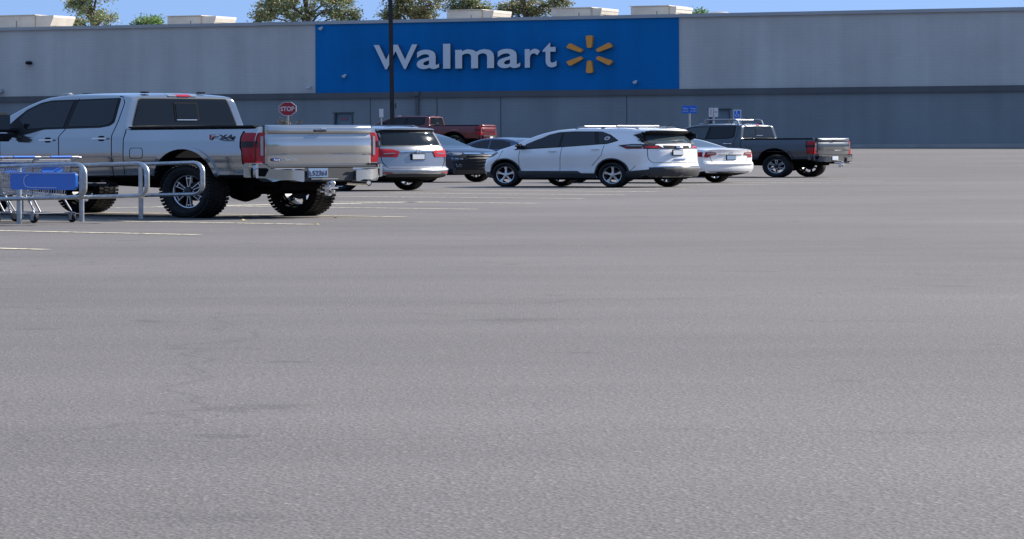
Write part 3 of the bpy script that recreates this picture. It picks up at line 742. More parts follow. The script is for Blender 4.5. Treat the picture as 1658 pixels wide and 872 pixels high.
post_sign('accessible_parking_sign', 'white and blue accessible parking sign at the right, beyond the dark pickup roof', 'sign', 1194, 177, 200, 122, 0, access_panel, rz=math.radians(-8))

# small dry shrub at the foot of the stop sign
def shrub():
    Y = 146; t = thing('dry_shrub', 'thin dry shrub beside the stop sign post', 'shrub', (at(470, Y), Y, terrain(Y))); R = random.Random(5); b = MB(); l = MB()
    top = height(470, 190, Y) - terrain(Y)
    for k in range(26):
        a = R.uniform(0, 6.28); s_ = R.uniform(.1, .55); h = top * R.uniform(.7, 1.0); p = [(0, 0, 0), (math.cos(a) * s_ * .4, math.sin(a) * s_ * .4, h * .5), (math.cos(a) * s_, math.sin(a) * s_, h)]; b.tube(p, .012, 4, r2=.004)
        for j in range(14):
            f_ = R.uniform(.5, 1); q = Vector(p[1]).lerp(Vector(p[2]), f_) + Vector((R.gauss(0, .06), R.gauss(0, .06), R.gauss(0, .08))); z = R.uniform(.04, .10)
            d = Vector((R.gauss(0, 1), R.gauss(0, 1), R.gauss(0, 1))).normalized() * z; e = d.cross(Vector((.3, .5, .8))) * .5; l.add([q - d, q + e, q + d, q - e], [(0, 1, 2, 3)])
    b.build('stems', BARK, t); l.build('foliage', leaf_mat('dry_leaves', [(.10, .09, .07), (.13, .11, .09), (.09, .09, .06)]), t, 0)
shrub()

# ------------------------------------------------------------------ pickup
FORD = dict(wb=4.06, yo=1.0, x=(-1.20, 4.95), tum=.27, rc=.07, crown=.035, br=.35, bf=.8, cr=.03, cf=.14,
    zb=[(-1.2, .66), (4.95, .62)],
    zt=[(-1.20, 1.50), (1.08, 1.50), (1.13, 1.515), (1.185, 2.00), (1.22, 2.04), (1.45, 2.075), (2.3, 2.09), (2.72, 2.055), (3.0, 1.975), (3.3, 1.83), (3.72, 1.56), (3.86, 1.47), (4.0, 1.44), (4.6, 1.40), (4.85, 1.32), (4.95, 1.24)],
    w=[(-1.2, .972), (-1.12, .992), (4.2, .992), (4.75, .965), (4.95, .92)],
    belt=[(-1.2, 1.44), (.9, 1.46), (1.2, 1.50), (4.95, 1.46)],
    prof=[(0, .972), (.12, .985), (.36, .992), (.372, 1.0), (.55, 1.0), (.80, .996), (.92, .985), (1, .962)],
    rear=[(.6, .0), (1.6, .0)], front=[(.6, .05), (.8, 0), (1.25, -.02), (1.45, -.12)],
    arches=[(.03, .60, .545), (4.06, .60, .555)], dense=[(1.06, 1.26, .008), (-1.2, -1.05, .02)])
def build_pickup(name, label, loc, b, pm, hero=True, group=None, scale=1.0):
    t = thing(name, label, 'pickup truck', loc, heading(b), group); t.scale = (scale,) * 3
    B = Body(FORD)
    P = B.part
    P('window', TRIM, t, both([rnd([(3.45, 1.50), (3.29, 1.68), (3.11, 1.845), (2.87, 1.96), (2.66, 2.0), (1.36, 2.02), (1.355, 1.60), (1.43, 1.545), (1.6, 1.515), (2.67, 1.495), (2.99, 1.41), (3.3, 1.385)], .03)]), .004, .02)
    sw = P('side_glass', GLASS, t, both([rnd([(3.02, 1.50), (3.20, 1.68), (3.08, 1.82), (2.86, 1.93), (2.66, 1.97), (2.24, 1.98), (2.30, 1.53), (2.70, 1.525)], .02),
                                       rnd([(2.14, 1.98), (1.40, 1.995), (1.395, 1.62), (1.45, 1.57), (1.60, 1.545), (2.21, 1.54)], .03)]), .008, .02)
    if pm is GREYP: sw.data.materials[0] = GLASSB  # front pane's lighter opaque colour stands in for daylight showing through
    P('rear_window', TRIM, t, [('B', rnd([(.70, 2.02), (-.70, 2.02), (-.84, 1.535), (.84, 1.535)], .04))], .004, .02)
    rg = P('rear_glass', GLASS, t, [('B', rnd([(.685, 2.005), (-.685, 2.005), (-.82, 1.55), (.82, 1.55)], .03))], .008, .02)
    P('windscreen', GLASS, t, [('F', rnd([(.68, 1.98), (-.68, 1.98), (-.78, 1.55), (.78, 1.55)], .05))], .006, .02)
    mb = MB(); B.patch(mb, rnd([(.165, 1.945), (-.205, 1.945), (-.225, 1.635), (.155, 1.635)], .02), 'B', .013, .02); sf = mb.build('slider_frame', SEAM, rg)
    mb = MB(); B.patch(mb, rnd([(.145, 1.925), (-.185, 1.925), (-.205, 1.66), (.135, 1.66)], .015), 'B', .016, .02); mb.build('slider_glass', GLASS, sf)
    mb = MB(); B.patch(mb, stroke([(.14, 1.645), (-.18, 1.645)], .014), 'B', .019, .02); mb.build('slider_rail', ALLOY, rg)
    bl = P('brake_light', REDL, t, [('B', rnd([(.09, 2.088), (-.12, 2.088), (-.12, 2.045), (.09, 2.045)], .01))], .016, .03)
    P('cargo_lamp', CLEARL, t, [('B', rnd([(.23, 2.085), (.095, 2.088), (.095, 2.047), (.23, 2.047)], .01)), ('B', rnd([(-.125, 2.088), (-.22, 2.085), (-.22, 2.047), (-.125, 2.047)], .01))], .014, .03)
    # panel gaps
    g = MB()
    for sd in 'LR':
        for path in ([(2.32, .68), (2.345, 1.36), (2.25, 1.50), (2.18, 1.75), (2.15, 2.02)], [(1.33, .68), (1.34, 1.36), (1.29, 1.62), (1.27, 1.93), (1.32, 2.03), (1.40, 2.05)], [(3.48, .68), (3.50, 1.40)],
                     [(1.12, .68), (1.12, 1.48)]):
            B.patch(g, stroke(path, .013), sd, .002, .01)
        fd = rnd([(1.0, .985), (.765, .985), (.765, 1.165), (1.0, 1.165)], .05, 3)
        if sd == 'L': B.patch(g, stroke(fd + [fd[0]], .009), sd, .002, .01)
    gaps = g
    tr = MB()
    for sd in 'LR': B.patch(tr, [(2.33, 1.5), (2.33, 1.505), (3.5, 1.505), (3.5, 1.5)], sd, .002, .01)
    # door handles
    for sd, sg in (('L', 1), ('R', -1)):
        for a, c, z in ((2.42, 2.70, 1.31), (1.40, 1.68, 1.33)):
            P('handle_cup', SEAM, t, [(sd, rnd([(a + .07, z - .045), (a + .19, z - .045), (a + .19, z + .045), (a + .07, z + .045)], .04))], .003, .01)
            MB().box(((a + c) / 2, sg * 1.012, z), (c - a, .022, .028), bev=.009).build('door_handle', CHROME, t)
        # mirrors
        mm = MB(); mm.box((3.25, sg * 1.16, 1.62), (.11, .24, .34), bev=.04); mm.box((3.22, sg * 1.15, 1.36), (.10, .22, .14), bev=.03); mm.tube([(3.2, sg * .90, 1.48), (3.24, sg * 1.12, 1.5)], .05, 8); mm.tube([(3.2, sg * .90, 1.40), (3.22, sg * 1.12, 1.38)], .035, 8)
        m_ = mm.build('mirror', TRIM, t); MB().box((3.19, sg * 1.16, 1.62), (.006, .19, .27), bev=.002).build('mirror_glass', CHROME, m_, 0)
        # wheel lips
        for x0, z0, r in FORD['arches']:
            arc = [(x0 + math.cos(a) * r, z0 + math.sin(a) * r) for a in [math.radians(d) for d in range(4, 178, 6)]]
            arc2 = [(x0 + math.cos(a) * (r + .065), z0 + math.sin(a) * (r + .055)) for a in [math.radians(d) for d in range(4, 178, 6)]]
            arc = [(a_, z_) for a_, z_ in arc if z_ > .67]; arc2 = [(a_, z_) for a_, z_ in arc2 if z_ > .67]
            mb = MB(); B.patch(mb, arc + arc2[::-1], sd, .022, .05, step=.05); mb.build('wheel_arch', pm, t, 50)
        # taillights
        tl = MB(); B.patch(tl, rnd([(-1.01, 1.405), (-1.20, 1.405), (-1.20, .91), (-1.03, .91), (-1.025, 1.10), (-1.0, 1.18), (-1.0, 1.33)], .03), sd, .014, .05)
        rp = [(.91, 1.405), (.84, 1.41), (.84, .91), (.96, .91), (.96, 1.2), (.94, 1.33)]; rp = rp if sg > 0 else mirror(rp); B.patch(tl, rp, 'B', .018, .05)
        to = tl.build('taillight', REDL, t, 40)
        sm = MB(); B.patch(sm, [(-1.01, 1.265), (-1.20, 1.265), (-1.20, 1.165), (-1.01, 1.165)], sd, .020, .03)
        rp = [(.955, 1.265), (.93, 1.265), (.93, 1.165), (.96, 1.165)]; rp = rp if sg > 0 else mirror(rp); B.patch(sm, rp, 'B', .022, .03); sm.build('lamp_bar', SMOKE, to, 40)
        cl = MB(); rp = rnd([(.905, 1.35), (.865, 1.35), (.865, 1.03), (.905, 1.03)], .015); rp = rp if sg > 0 else mirror(rp); B.patch(cl, rp, 'B', .024, .03); cl.build('reversing_lamp', CLEARL, to, 40)
        fm = MB(); B.patch(fm, stroke([(-1.0, 1.43), (-.98, 1.35), (-.98, 1.17), (-1.01, 1.10), (-1.015, .89)], .012), sd, .012, .03); fm.build('lamp_seal', SEAM, to, 40)
    # headlights and grille (far end)
    for sg in (1, -1):
        rp = rnd([(.90, 1.25), (.66, 1.25), (.66, .98), (.86, .98)], .03); rp = rp if sg > 0 else mirror(rp); P('headlight', CLEARL, t, [('F', rp)], .01, .03)
    gr = P('grille', TRIM, t, [('F', rnd([(.62, 1.27), (-.62, 1.27), (-.60, .90), (.60, .90)], .04))], .01, .03)
    fb = MB(); fb.box((5.02, 0, .76), (.20, 1.9, .24), bev=.05); fb.build('front_bumper', CHROME, t)
    # tailgate: a shaped panel with a lip on top
    pf = [(0.0, .885), (-.020, .89), (-.026, 1.0), (-.026, 1.035), (-.040, 1.045), (-.052, 1.09), (-.055, 1.20), (-.052, 1.275), (-.040, 1.325), (-.018, 1.36), (-.012, 1.38), (-.030, 1.392), (-.062, 1.405), (-.072, 1.43), (-.060, 1.49), (-.035, 1.52), (.0, 1.53), (.05, 1.53)]
    tg = MB(); ysl = [-.835, -.825, -.80, -.5, 0, .5, .80, .825, .835]; vs = []
    for y in ysl:
        e = 0 if abs(y) < .81 else (1 if abs(y) > .83 else .35)
        for dx, z in pf: vs.append((-1.24 + (dx * .62 * (1 - e) + .0 * e) + .015 * (y / .83) ** 2, y, z))
    n = len(pf); fs = [(j * n + i, j * n + i + 1, (j + 1) * n + i + 1, (j + 1) * n + i) for j in range(len(ysl) - 1) for i in range(n - 1)]
    tg.add(vs, fs); tg.box((-1.19, 0, 1.2), (.07, 1.66, .63)); tgo = tg.build('tailgate', pm, t, 40)
    MB().box((-1.285, .03, 1.435), (.03, .20, .035), bev=.01).build('tailgate_handle', TRIM, tgo)
    MB().box((-1.288, -.02, 1.475), (.01, .08, .012)).build('camera_housing', CHROME, tgo, 0)
    if hero:
        e = MB(); e.lathe([(-.004, 0), (-.004, .055), (.003, .06), (.003, 0)], (0, 0, 0), 'X', 24)
        e.v = [(x, y * 1.25, z * .48) for x, y, z in e.v]
        eo = e.build('oval_emblem', BLUEE, tgo, 40, loc=(-1.262, .69, .962))
        text_mesh('Ford', WHITEM, eo, frame((-.006, 0, 0), (0, -1, 0), (0, 0, 1)), .085, .03, ext=.002)
        text_mesh('Super Duty', CHROME, tgo, frame((-1.258, .47, .962), (0, -1, 0), (0, 0, 1)), .19, .05, ext=.003, name='chrome_lettering')
        d = MB(); 
        M = frame((-.545, 1.000, 1.335), (-1, 0, 0), (0, 0, 1)); text_mesh('F', INKR, t, frame((-.505, .997, 1.337), (-1, 0, 0), (0, 0, 1)), .105, .085, off=0, ext=.006, name='decal')
        text_mesh('X4', INKG, t, frame((-.735, .997, 1.337), (-1, 0, 0), (0, 0, 1)), .25, .085, off=.03, ext=.006, name='decal')
        text_mesh('OFF ROAD', INKG, t, frame((-.77, .998, 1.28), (-1, 0, 0), (0, 0, 1)), .18, .016, ext=.006, name='decal')
    # rear bumper
    bm_ = MB(); bm_.box((-1.30, 0, .76), (.05, 1.0, .10))
    for sg in (1, -1):
        out = [(1.0, .89), (.895, .89), (.83, .805), (.41, .785), (.41, .60), (.47, .605), (.53, .63), (.74, .63), (.82, .60), (.88, .66), (1.0, .67)]
        out = rnd([(sg * a, z) for a, z in out], .02, 2)
        bm_.grid_prism(out, -1.43, -1.25); bm_.prism([(-1.04, .69), (-1.04, .885), (-1.30, .885), (-1.30, .675)], sg * .955, sg * .998, 'XZ')
    def sweep(m):
        m.v = [(x + .23 * (min(1.05, abs(y)) / 1.0) ** 5 if x < -1.29 or abs(y) < .95 else x, y, z) for x, y, z in m.v]
    sweep(bm_)
    bo = bm_.build('rear_bumper', pm if not hero else SILVER, t, 30)
    sp = MB(); sp.box((-1.33, 0, .845), (.17, 1.72, .05), bev=.015); sp.box((-1.33, 0, .71), (.13, .84, .22), bev=.02)
    for sg in (1, -1): sp.box((-1.33, sg * .93, .885), (.17, .14, .02), bev=.005)
    sweep(sp); sp.build('bumper_step', PLASTIC, bo, 30)
    st = MB(); st.box((-1.418, .63, .818), (.012, .46, .012)); st.box((-1.418, -.58, .818), (.012, .44, .012)); st.build('bumper_edge', CHROME, bo, 0)
    for sg in (1, -1):
        cut = MB(); cut.grid_prism([(sg * a, z) for a, z in ((.865, .80), (.885, .83), (1.003, .83), (1.003, .70), (.90, .69))], -1.436, -1.40); sweep(cut); cut.build('step_opening', LINER, bo, 0)
    pl = MB().box((-1.415, .19, .745), (.02, .31, .15), bev=.003).build('licence_plate', PLATE if hero else PLATEW, t, 0)
    if hero:
        text_mesh('52361', INK, pl, frame((-1.427, .165, .742), (0, -1, 0), (0, 0, 1)), .22, .085, off=.01, ext=.002)
        MB().prism([(.34, .69), (.34, .79), (.305, .75), (.29, .69)], -1.4275, -1.4255, 'YZ').build('plate_emblem', INK, pl, 0)
    MB().box((-1.43, .10, .645), (.02, .42, .012)).build('plate_lamp', CHROME, t, 0)
    ht = MB(); ht.box((-1.50, .16, .575), (.22, .06, .06)); ht.box((-1.56, .16, .47), (.07, .06, .20), bev=.01); ht.box((-1.60, .16, .50), (.12, .13, .03)); ht.lathe([(-.03, .02), (.0, .022), (.02, .035), (.05, .04), (.08, .03), (.09, 0)], (-1.63, .16, .53), 'Z', 14)
    ht.lathe([(-.03, .02), (-.01, .03), (.03, .03), (.05, 0)], (-1.63, .16, .43), 'Z', 12); ht.tube([(-1.56, .06, .44), (-1.56, .28, .44)], .014, 8); ht.build('tow_hitch', CHROME, t)
    ex = MB(); ex.tube([(-.9, -.62, .60), (-1.2, -.62, .58), (-1.38, -.66, .57)], .055, 16, cap=False); ex.tube([(-1.36, -.66, .57), (-1.375, -.66, .57)], .035, 12); ex.build('exhaust', CHROME, t)
    # chassis
    ch = MB()
    for sg in (1, -1): ch.box((1.8, sg * .45, .60), (5.9, .10, .16)); 
    ch.box((2.4, 0, .66), (3.0, 1.7, .12)); ch.box((-1.0, 0, .62), (.16, 1.3, .16)); ch.box((.9, 0, .6), (.12, .9, .12))
    ch.tube([(0, -.8, .44), (0, .8, .44)], .065, 12); ch.lathe([(-.18, .03), (-.15, .14), (0, .19), (.15, .14), (.18, .03)], (0, .05, .44), 'Y', 20); ch.tube([(.1, .05, .46), (3.4, .0, .60)], .05, 10)
    ch.tube([(4.06, -.8, .44), (4.06, .8, .44)], .06, 12); ch.lathe([(-.14, .03), (-.1, .12), (0, .15), (.1, .12), (.14, .03)], (4.06, -.2, .44), 'Y', 16); ch.box((-.75, .1, .56), (.62, .7, .20), bev=.06)
    for sg in (1, -1):
        ch.box((0, sg * .52, .50), (1.3, .07, .05)); ch.tube([(-.05, sg * .5, .44), (-.3, sg * .38, .95)], .035, 8)
    ch.build('chassis', LINER, t, 40)
    for sg in (1, -1):
        r_ = MB(); r_.box((2.25, sg * 1.02, .545), (2.0, .16, .06), bev=.02); r_.box((1.5, sg * .9, .60), (.06, .2, .06)); r_.box((3.0, sg * .9, .60), (.06, .2, .06)); ro = r_.build('running_board', TRIM, t)
        MB().box((2.25, sg * 1.095, .577), (1.9, .02, .014)).build('board_strip', CHROME, ro, 0)
        P('rocker_strip', CHROME, t, [('L' if sg > 0 else 'R', [(1.15, .675), (3.4, .675), (3.4, .695), (1.15, .695)])], .006, .015)
    # roof lamps
    for y in (.62, .31, 0, -.31, -.62): 
        MB().box((2.62, y, 2.105), (.16, .08, .045), bev=.018).build('marker_light', mat('pale_marker_lens', (.6, .6, .58), .15, 0, 1) if y == .62 else SMOKE, t)  # one lens coloured pale to look lit, the others smoked
    for y in (.46, -.43): MB().box((1.35, y, 2.115), (.10, .09, .03), bev=.012).build('rack_mount', SMOKE, t)
    # bed rail caps
    for sg in (1, -1): MB().box((-.03, sg * .885, 1.512), (2.24, .12, .03), bev=.01).build('bed_rail', TRIM, t)
    B.build(t, pm, cuts=[((-1.14, -.80, .95), (1.04, .80, 1.8))], gaps=gaps)
    mb = MB(); mb.box((-.05, 0, .985), (2.16, 1.56, .04)); mb.build('bed_floor', LINER, t, 0)
    add_wheels(t, FORD, .445, .31, .275, 'six', lugs=hero)
    return t
TX, TY = -1.448, 43.86
truck = build_pickup('pickup_truck', 'silver crew cab pickup truck with big off-road tyres, nearest vehicle, seen from behind', (TX, TY, 0), 43.56, SILVER)

red = build_pickup('pickup_truck', 'dark red pickup truck parked side on close to the store wall', (at(748, 148) , 148, terrain(148) - .05), 68, RED, hero=False, scale=.93)
grey = build_pickup('pickup_truck', 'charcoal crew cab pickup truck with a roof rack behind the white sedan', (at(1286, 97), 97, .0), 52, GREYP, hero=False, scale=.95)
rk = MB()
for sg in (1, -1): rk.tube([(2.55, sg * .62, 2.09), (2.50, sg * .62, 2.24), (2.42, sg * .62, 2.27), (1.55, sg * .62, 2.27), (1.45, sg * .62, 2.24), (1.40, sg * .62, 2.07)], .028, 8)
for x in (2.3, 1.7): rk.tube([(x, -.62, 2.27), (x, .62, 2.27)], .02, 8)
rk.build('roof_rack', RAILM, grey)

# ------------------------------------------------------------------ white crossover
CROSS = dict(wb=2.86, yo=.965, x=(-.80, 3.50), tum=.46, rc=.10, crown=.035, br=.75, bf=.7, cr=.21, cf=.16,
    zb=[(-1.0, .33), (-.5, .24), (.5, .21), (2.9, .21), (3.5, .27)],
    zt=[(-1.0, 1.615), (-.6, 1.64), (.2, 1.675), (1.2, 1.675), (1.6, 1.65), (1.9, 1.585), (2.16, 1.50), (2.5, 1.335), (2.74, 1.205), (2.88, 1.155), (3.2, 1.07), (3.42, .96), (3.5, .84)],
    w=[(-.80, .82), (-.76, .87), (-.68, .91), (-.5, .938), (.2, .955), (2.8, .955), (3.2, .92), (3.5, .80)],
    belt=[(-1.0, 1.26), (0, 1.215), (1.3, 1.14), (2.6, 1.07), (3.5, .95)],
    prof=[(0, .955), (.12, .985), (.30, .975), (.45, .985), (.70, 1.0), (.80, .995), (.90, .978), (1, .955)],
    rear=[(.2, .06), (.33, .0), (.42, -.035), (.56, -.04), (.62, -.015), (.68, .0), (1.08, .03), (1.20, .07), (1.27, .13), (1.48, .30), (1.54, .22), (1.62, .20), (1.75, .24)],
    front=[(.3, .0), (.5, .04), (.8, .02), (1.0, -.12)],
    arches=[(0, .385, .415), (2.86, .385, .415)], dense=[(-.8, -.6, .02)])
def build_crossover():
    loc = (5.465, 74.73, 0); t = thing('crossover_car', 'white crossover car with black lower cladding and roof rails, centre right', 'car', (*loc[:2], 0), heading(46.2)); B = Body(CROSS); P = B.part
    P('window_surround', TRIM, t, both([rnd([(2.66, 1.075), (2.38, 1.21), (2.10, 1.36), (1.82, 1.515), (1.56, 1.585), (1.17, 1.605), (.5, 1.60), (.40, 1.59), (.15, 1.50), (-.12, 1.33), (.14, 1.24), (1.3, 1.155), (2.2, 1.10)], .03)]), .004, .02)
    sg_ = P('side_glass', GLASS, t, both([rnd([(2.28, 1.135), (2.36, 1.24), (2.10, 1.375), (1.83, 1.485), (1.49, 1.57), (1.43, 1.165)], .02), rnd([(1.36, 1.165), (1.42, 1.575), (1.1, 1.59), (.62, 1.585), (.45, 1.235)], .02), rnd([(.36, 1.25), (.50, 1.58), (.41, 1.575), (.17, 1.485), (-.06, 1.335), (.16, 1.255)], .02)]), .008, .02)
    P('windscreen', GLASS, t, [('F', rnd([(.62, 1.56), (-.62, 1.56), (-.76, 1.20), (.76, 1.20)], .05))], .006, .02)
    P('rear_window', TRIM, t, [('B', rnd([(.80, 1.575), (-.80, 1.575), (-.86, 1.45), (-.78, 1.235), (.78, 1.235), (.86, 1.45)], .04))], .005, .02)
    rw = P('rear_glass', GLASSB, t, [('B', rnd([(.62, 1.485), (-.62, 1.485), (-.70, 1.255), (.70, 1.255)], .04))], .010, .02)
    P('spoiler', TRIM, t, [('B', rnd([(.66, 1.60), (-.66, 1.60), (-.70, 1.52), (.70, 1.52)], .02))], .03, .06)
    MB().box((-.86, -.10, 1.30), (.03, .30, .02)).build('wiper', TRIM, rw, 0)
    g = MB()
    for sd in 'LR':
        for path in ([(2.47, .46), (2.46, 1.05)], [(1.37, .48), (1.345, .9), (1.33, 1.15)], [(.52, .62), (.36, .80), (.26, .92), (.21, 1.21)], [(3.30, .60), (3.02, .86), (2.95, 1.08)], [(-.46, .47), (-.60, .62)]): B.patch(g, stroke(path, .011), sd, .002, .01)
    hl = rnd([(.78, 1.10), (.78, .82), (.70, .70), (-.70, .70), (-.78, .82), (-.78, 1.10)], .05); B.patch(g, stroke(hl, .012), 'B', .002, .01)
    gaps = g
    P('cladding', PLASTIC, t, both([[(2.47, .212), (.42, .212), (.42, .40), (.80, .405), (.90, .47), (2.50, .47)], [(-.37, .46), (-.80, .50), (-1.03, .57), (-1.03, .30), (-.5, .25), (-.33, .25)], [(3.30, .28), (3.46, .28), (3.46, .44), (3.29, .44)]]) + [('B', [(.80, .57), (-.80, .57), (-.78, .30), (.78, .30)]), ('F', [(.80, .45), (-.80, .45), (-.80, .27), (.80, .27)])], .014, .04)
    for sd in 'LR':
        for x0, z0, r in CROSS['arches']:
            A = [math.radians(d) for d in range(-8, 190, 6)]
            mb = MB(); B.patch(mb, [(x0 + math.cos(a) * r, z0 + math.sin(a) * r) for a in A] + [(x0 + math.cos(a) * (r + .035), z0 + math.sin(a) * (r + .035)) for a in A][::-1], sd, .012, .04, step=.05); mb.build('wheel_arch', PLASTIC, t, 50)
    P('bumper_strip', CHROME, t, [('B', [(.70, .605), (-.76, .605), (-.76, .578), (.70, .578)])], .02, .03)
    for sg in (1, -1):
        sd = 'L' if sg > 0 else 'R'
        rp = [(.84, 1.205), (.52, 1.195), (.40, 1.10), (.84, 1.095)]; rp = rp if sg > 0 else mirror(rp)
        tl = MB(); B.patch(tl, rp, 'B', .012, .03); B.patch(tl, [(-.16, 1.20), (-.50, 1.235), (-.82, 1.235), (-.82, 1.10), (-.38, 1.10)], sd, .012, .03); to = tl.build('taillight', SMOKE, t, 40)
        l2 = MB(); B.patch(l2, [(-.34, 1.185), (-.50, 1.205), (-.80, 1.205), (-.80, 1.165), (-.42, 1.165)], sd, .017, .02); l2.build('clear_strip', CLEARL, to)
        l3 = MB(); B.patch(l3, [(-.26, 1.165), (-.36, 1.16), (-.42, 1.125), (-.80, 1.125), (-.80, 1.11), (-.38, 1.11)], sd, .017, .02); rp = [(.82, 1.165), (.56, 1.165), (.50, 1.12), (.82, 1.12)]; rp = rp if sg > 0 else mirror(rp); B.patch(l3, rp, 'B', .017, .02); l3.build('red_strip', REDL, to)
        hd = MB(); rp = [(.40, .92), (.72, .95), (.74, .82), (.44, .80)]; rp = rp if sg > 0 else mirror(rp); B.patch(hd, rp, 'F', .01, .03); B.patch(hd, rnd([(3.10, 1.015), (3.34, .985), (3.46, .90), (3.42, .86), (3.22, .90)], .02), sd, .01, .03); ho = hd.build('headlight', SMOKE, t, 40)
        h2 = MB(); B.patch(h2, [(3.28, .97), (3.44, .915), (3.42, .88), (3.30, .90)], sd, .016, .02); h2.build('headlight_lens', CLEARL, ho)
        for a, c, z in ((1.45, 1.67, 1.04), (.32, .53, 1.09)): MB().box(((a + c) / 2, sg * .962, z), (c - a, .03, .03), bev=.01).build('door_handle', WHITE, t)
        mm = MB(); mm.box((2.38, sg * 1.03, 1.19), (.14, .20, .14), bev=.045); mm.tube([(2.40, sg * .86, 1.13), (2.40, sg * .98, 1.15)], .03, 8); mo = mm.build('mirror', TRIM, t)
        rr = MB(); rr.tube([(1.22, sg * .60, 1.66), (1.16, sg * .60, 1.71), (1.0, sg * .60, 1.725), (-.1, sg * .60, 1.72), (-.35, sg * .60, 1.70), (-.45, sg * .60, 1.64)], .022, 8); rr.box((.5, sg * .60, 1.685), (.08, .04, .05)); rr.build('roof_rail', RAILM, t)
    for x in (.95, .10): MB().tube([(x, -.66, 1.755), (x, .66, 1.755)], .016, 8).build('cross_bar', RAILM, t)
    P('centre_bar', SEAM, t, [('B', [(.40, 1.19), (-.40, 1.19), (-.40, 1.095), (.40, 1.095)])], .010, .03)
    P('badge', CHROME, t, [('B', rnd([(.10, 1.165), (-.10, 1.165), (-.10, 1.115), (.10, 1.115)], .025))], .03, .03)
    pl = MB().box((-1.0, .08, .985), (.02, .34, .17), bev=.004).build('licence_plate', TRIM, t, 0)
    MB().box((-1.013, .08, .985), (.006, .30, .125)).build('plate_face', PLATEW, pl, 0)
    P('hatch_handle', CHROME, t, [('B', rnd([(.18, .815), (-.18, .815), (-.18, .79), (.18, .79)], .01))], .02, .03)
    st = MB(); B.patch(st, [(.20 + .075 * math.cos(a), 1.40 + .055 * math.sin(a)) for a in [math.radians(d) for d in range(0, 360, 30)]], 'L', .012, .01); so = st.build('round_sticker', mat('pink_sticker', (.6, .5, .5), .5), t)
    s2 = MB(); B.patch(s2, [(.20 + .035 * math.cos(a), 1.40 + .024 * math.sin(a)) for a in [math.radians(d) for d in range(0, 360, 45)]], 'L', .015, .01); s2.build('sticker_centre', INKG, so)
    MB().tube([(-.62, 0, 1.66), (-.78, 0, 1.80)], .008, 6).build('antenna', TRIM, t)
    u = MB(); u.box((1.3, 0, .28), (3.9, 1.3, .12)); u.tube([(0, -.8, .35), (0, .8, .35)], .04, 8); u.box((-.75, .1, .33), (.25, .8, .13), bev=.04); u.build('underbody', LINER, t, 30)
    B.build(t, WHITE, gaps=gaps); add_wheels(t, CROSS, .36, .235, .245, 'five')
build_crossover()

# ------------------------------------------------------------------ silver minivan
VAN = dict(wb=3.0, yo=.99, x=(-1.02, 3.98), tum=.27, rc=.11, crown=.03, br=.75, bf=.7, cr=.13, cf=.16,
    zb=[(-1.02, .36), (-.5, .27), (3.98, .25)],
    zt=[(-1.02, 1.665), (-.6, 1.70), (.5, 1.725), (1.6, 1.72), (2.1, 1.65), (2.6, 1.45), (3.05, 1.20), (3.2, 1.13), (3.7, .98), (3.98, .80)],
    w=[(-1.02, .86), (-.98, .915), (-.88, .96), (-.7, .985), (.2, .995), (3.2, .985), (3.7, .93), (3.98, .80)], belt=[(-1.02, 1.18), (3.98, 1.02)],
    prof=[(0, .96), (.15, .985), (.5, .99), (.72, 1.0), (.88, .985), (1, .955)],
    rear=[(.3, .10), (.37, .0), (.45, -.05), (.58, -.06), (.62, .0), (1.0, .02), (1.15, .045), (1.2, .09), (1.3, .12), (1.4, .155), (1.5, .195), (1.58, .235), (1.63, .19), (1.8, .21)],
    front=[(.3, .0), (.5, .04), (.8, .02), (1.0, -.12)], arches=[(0, .36, .40), (3.0, .36, .40)], dense=[(-1.02, -.8, .02)])
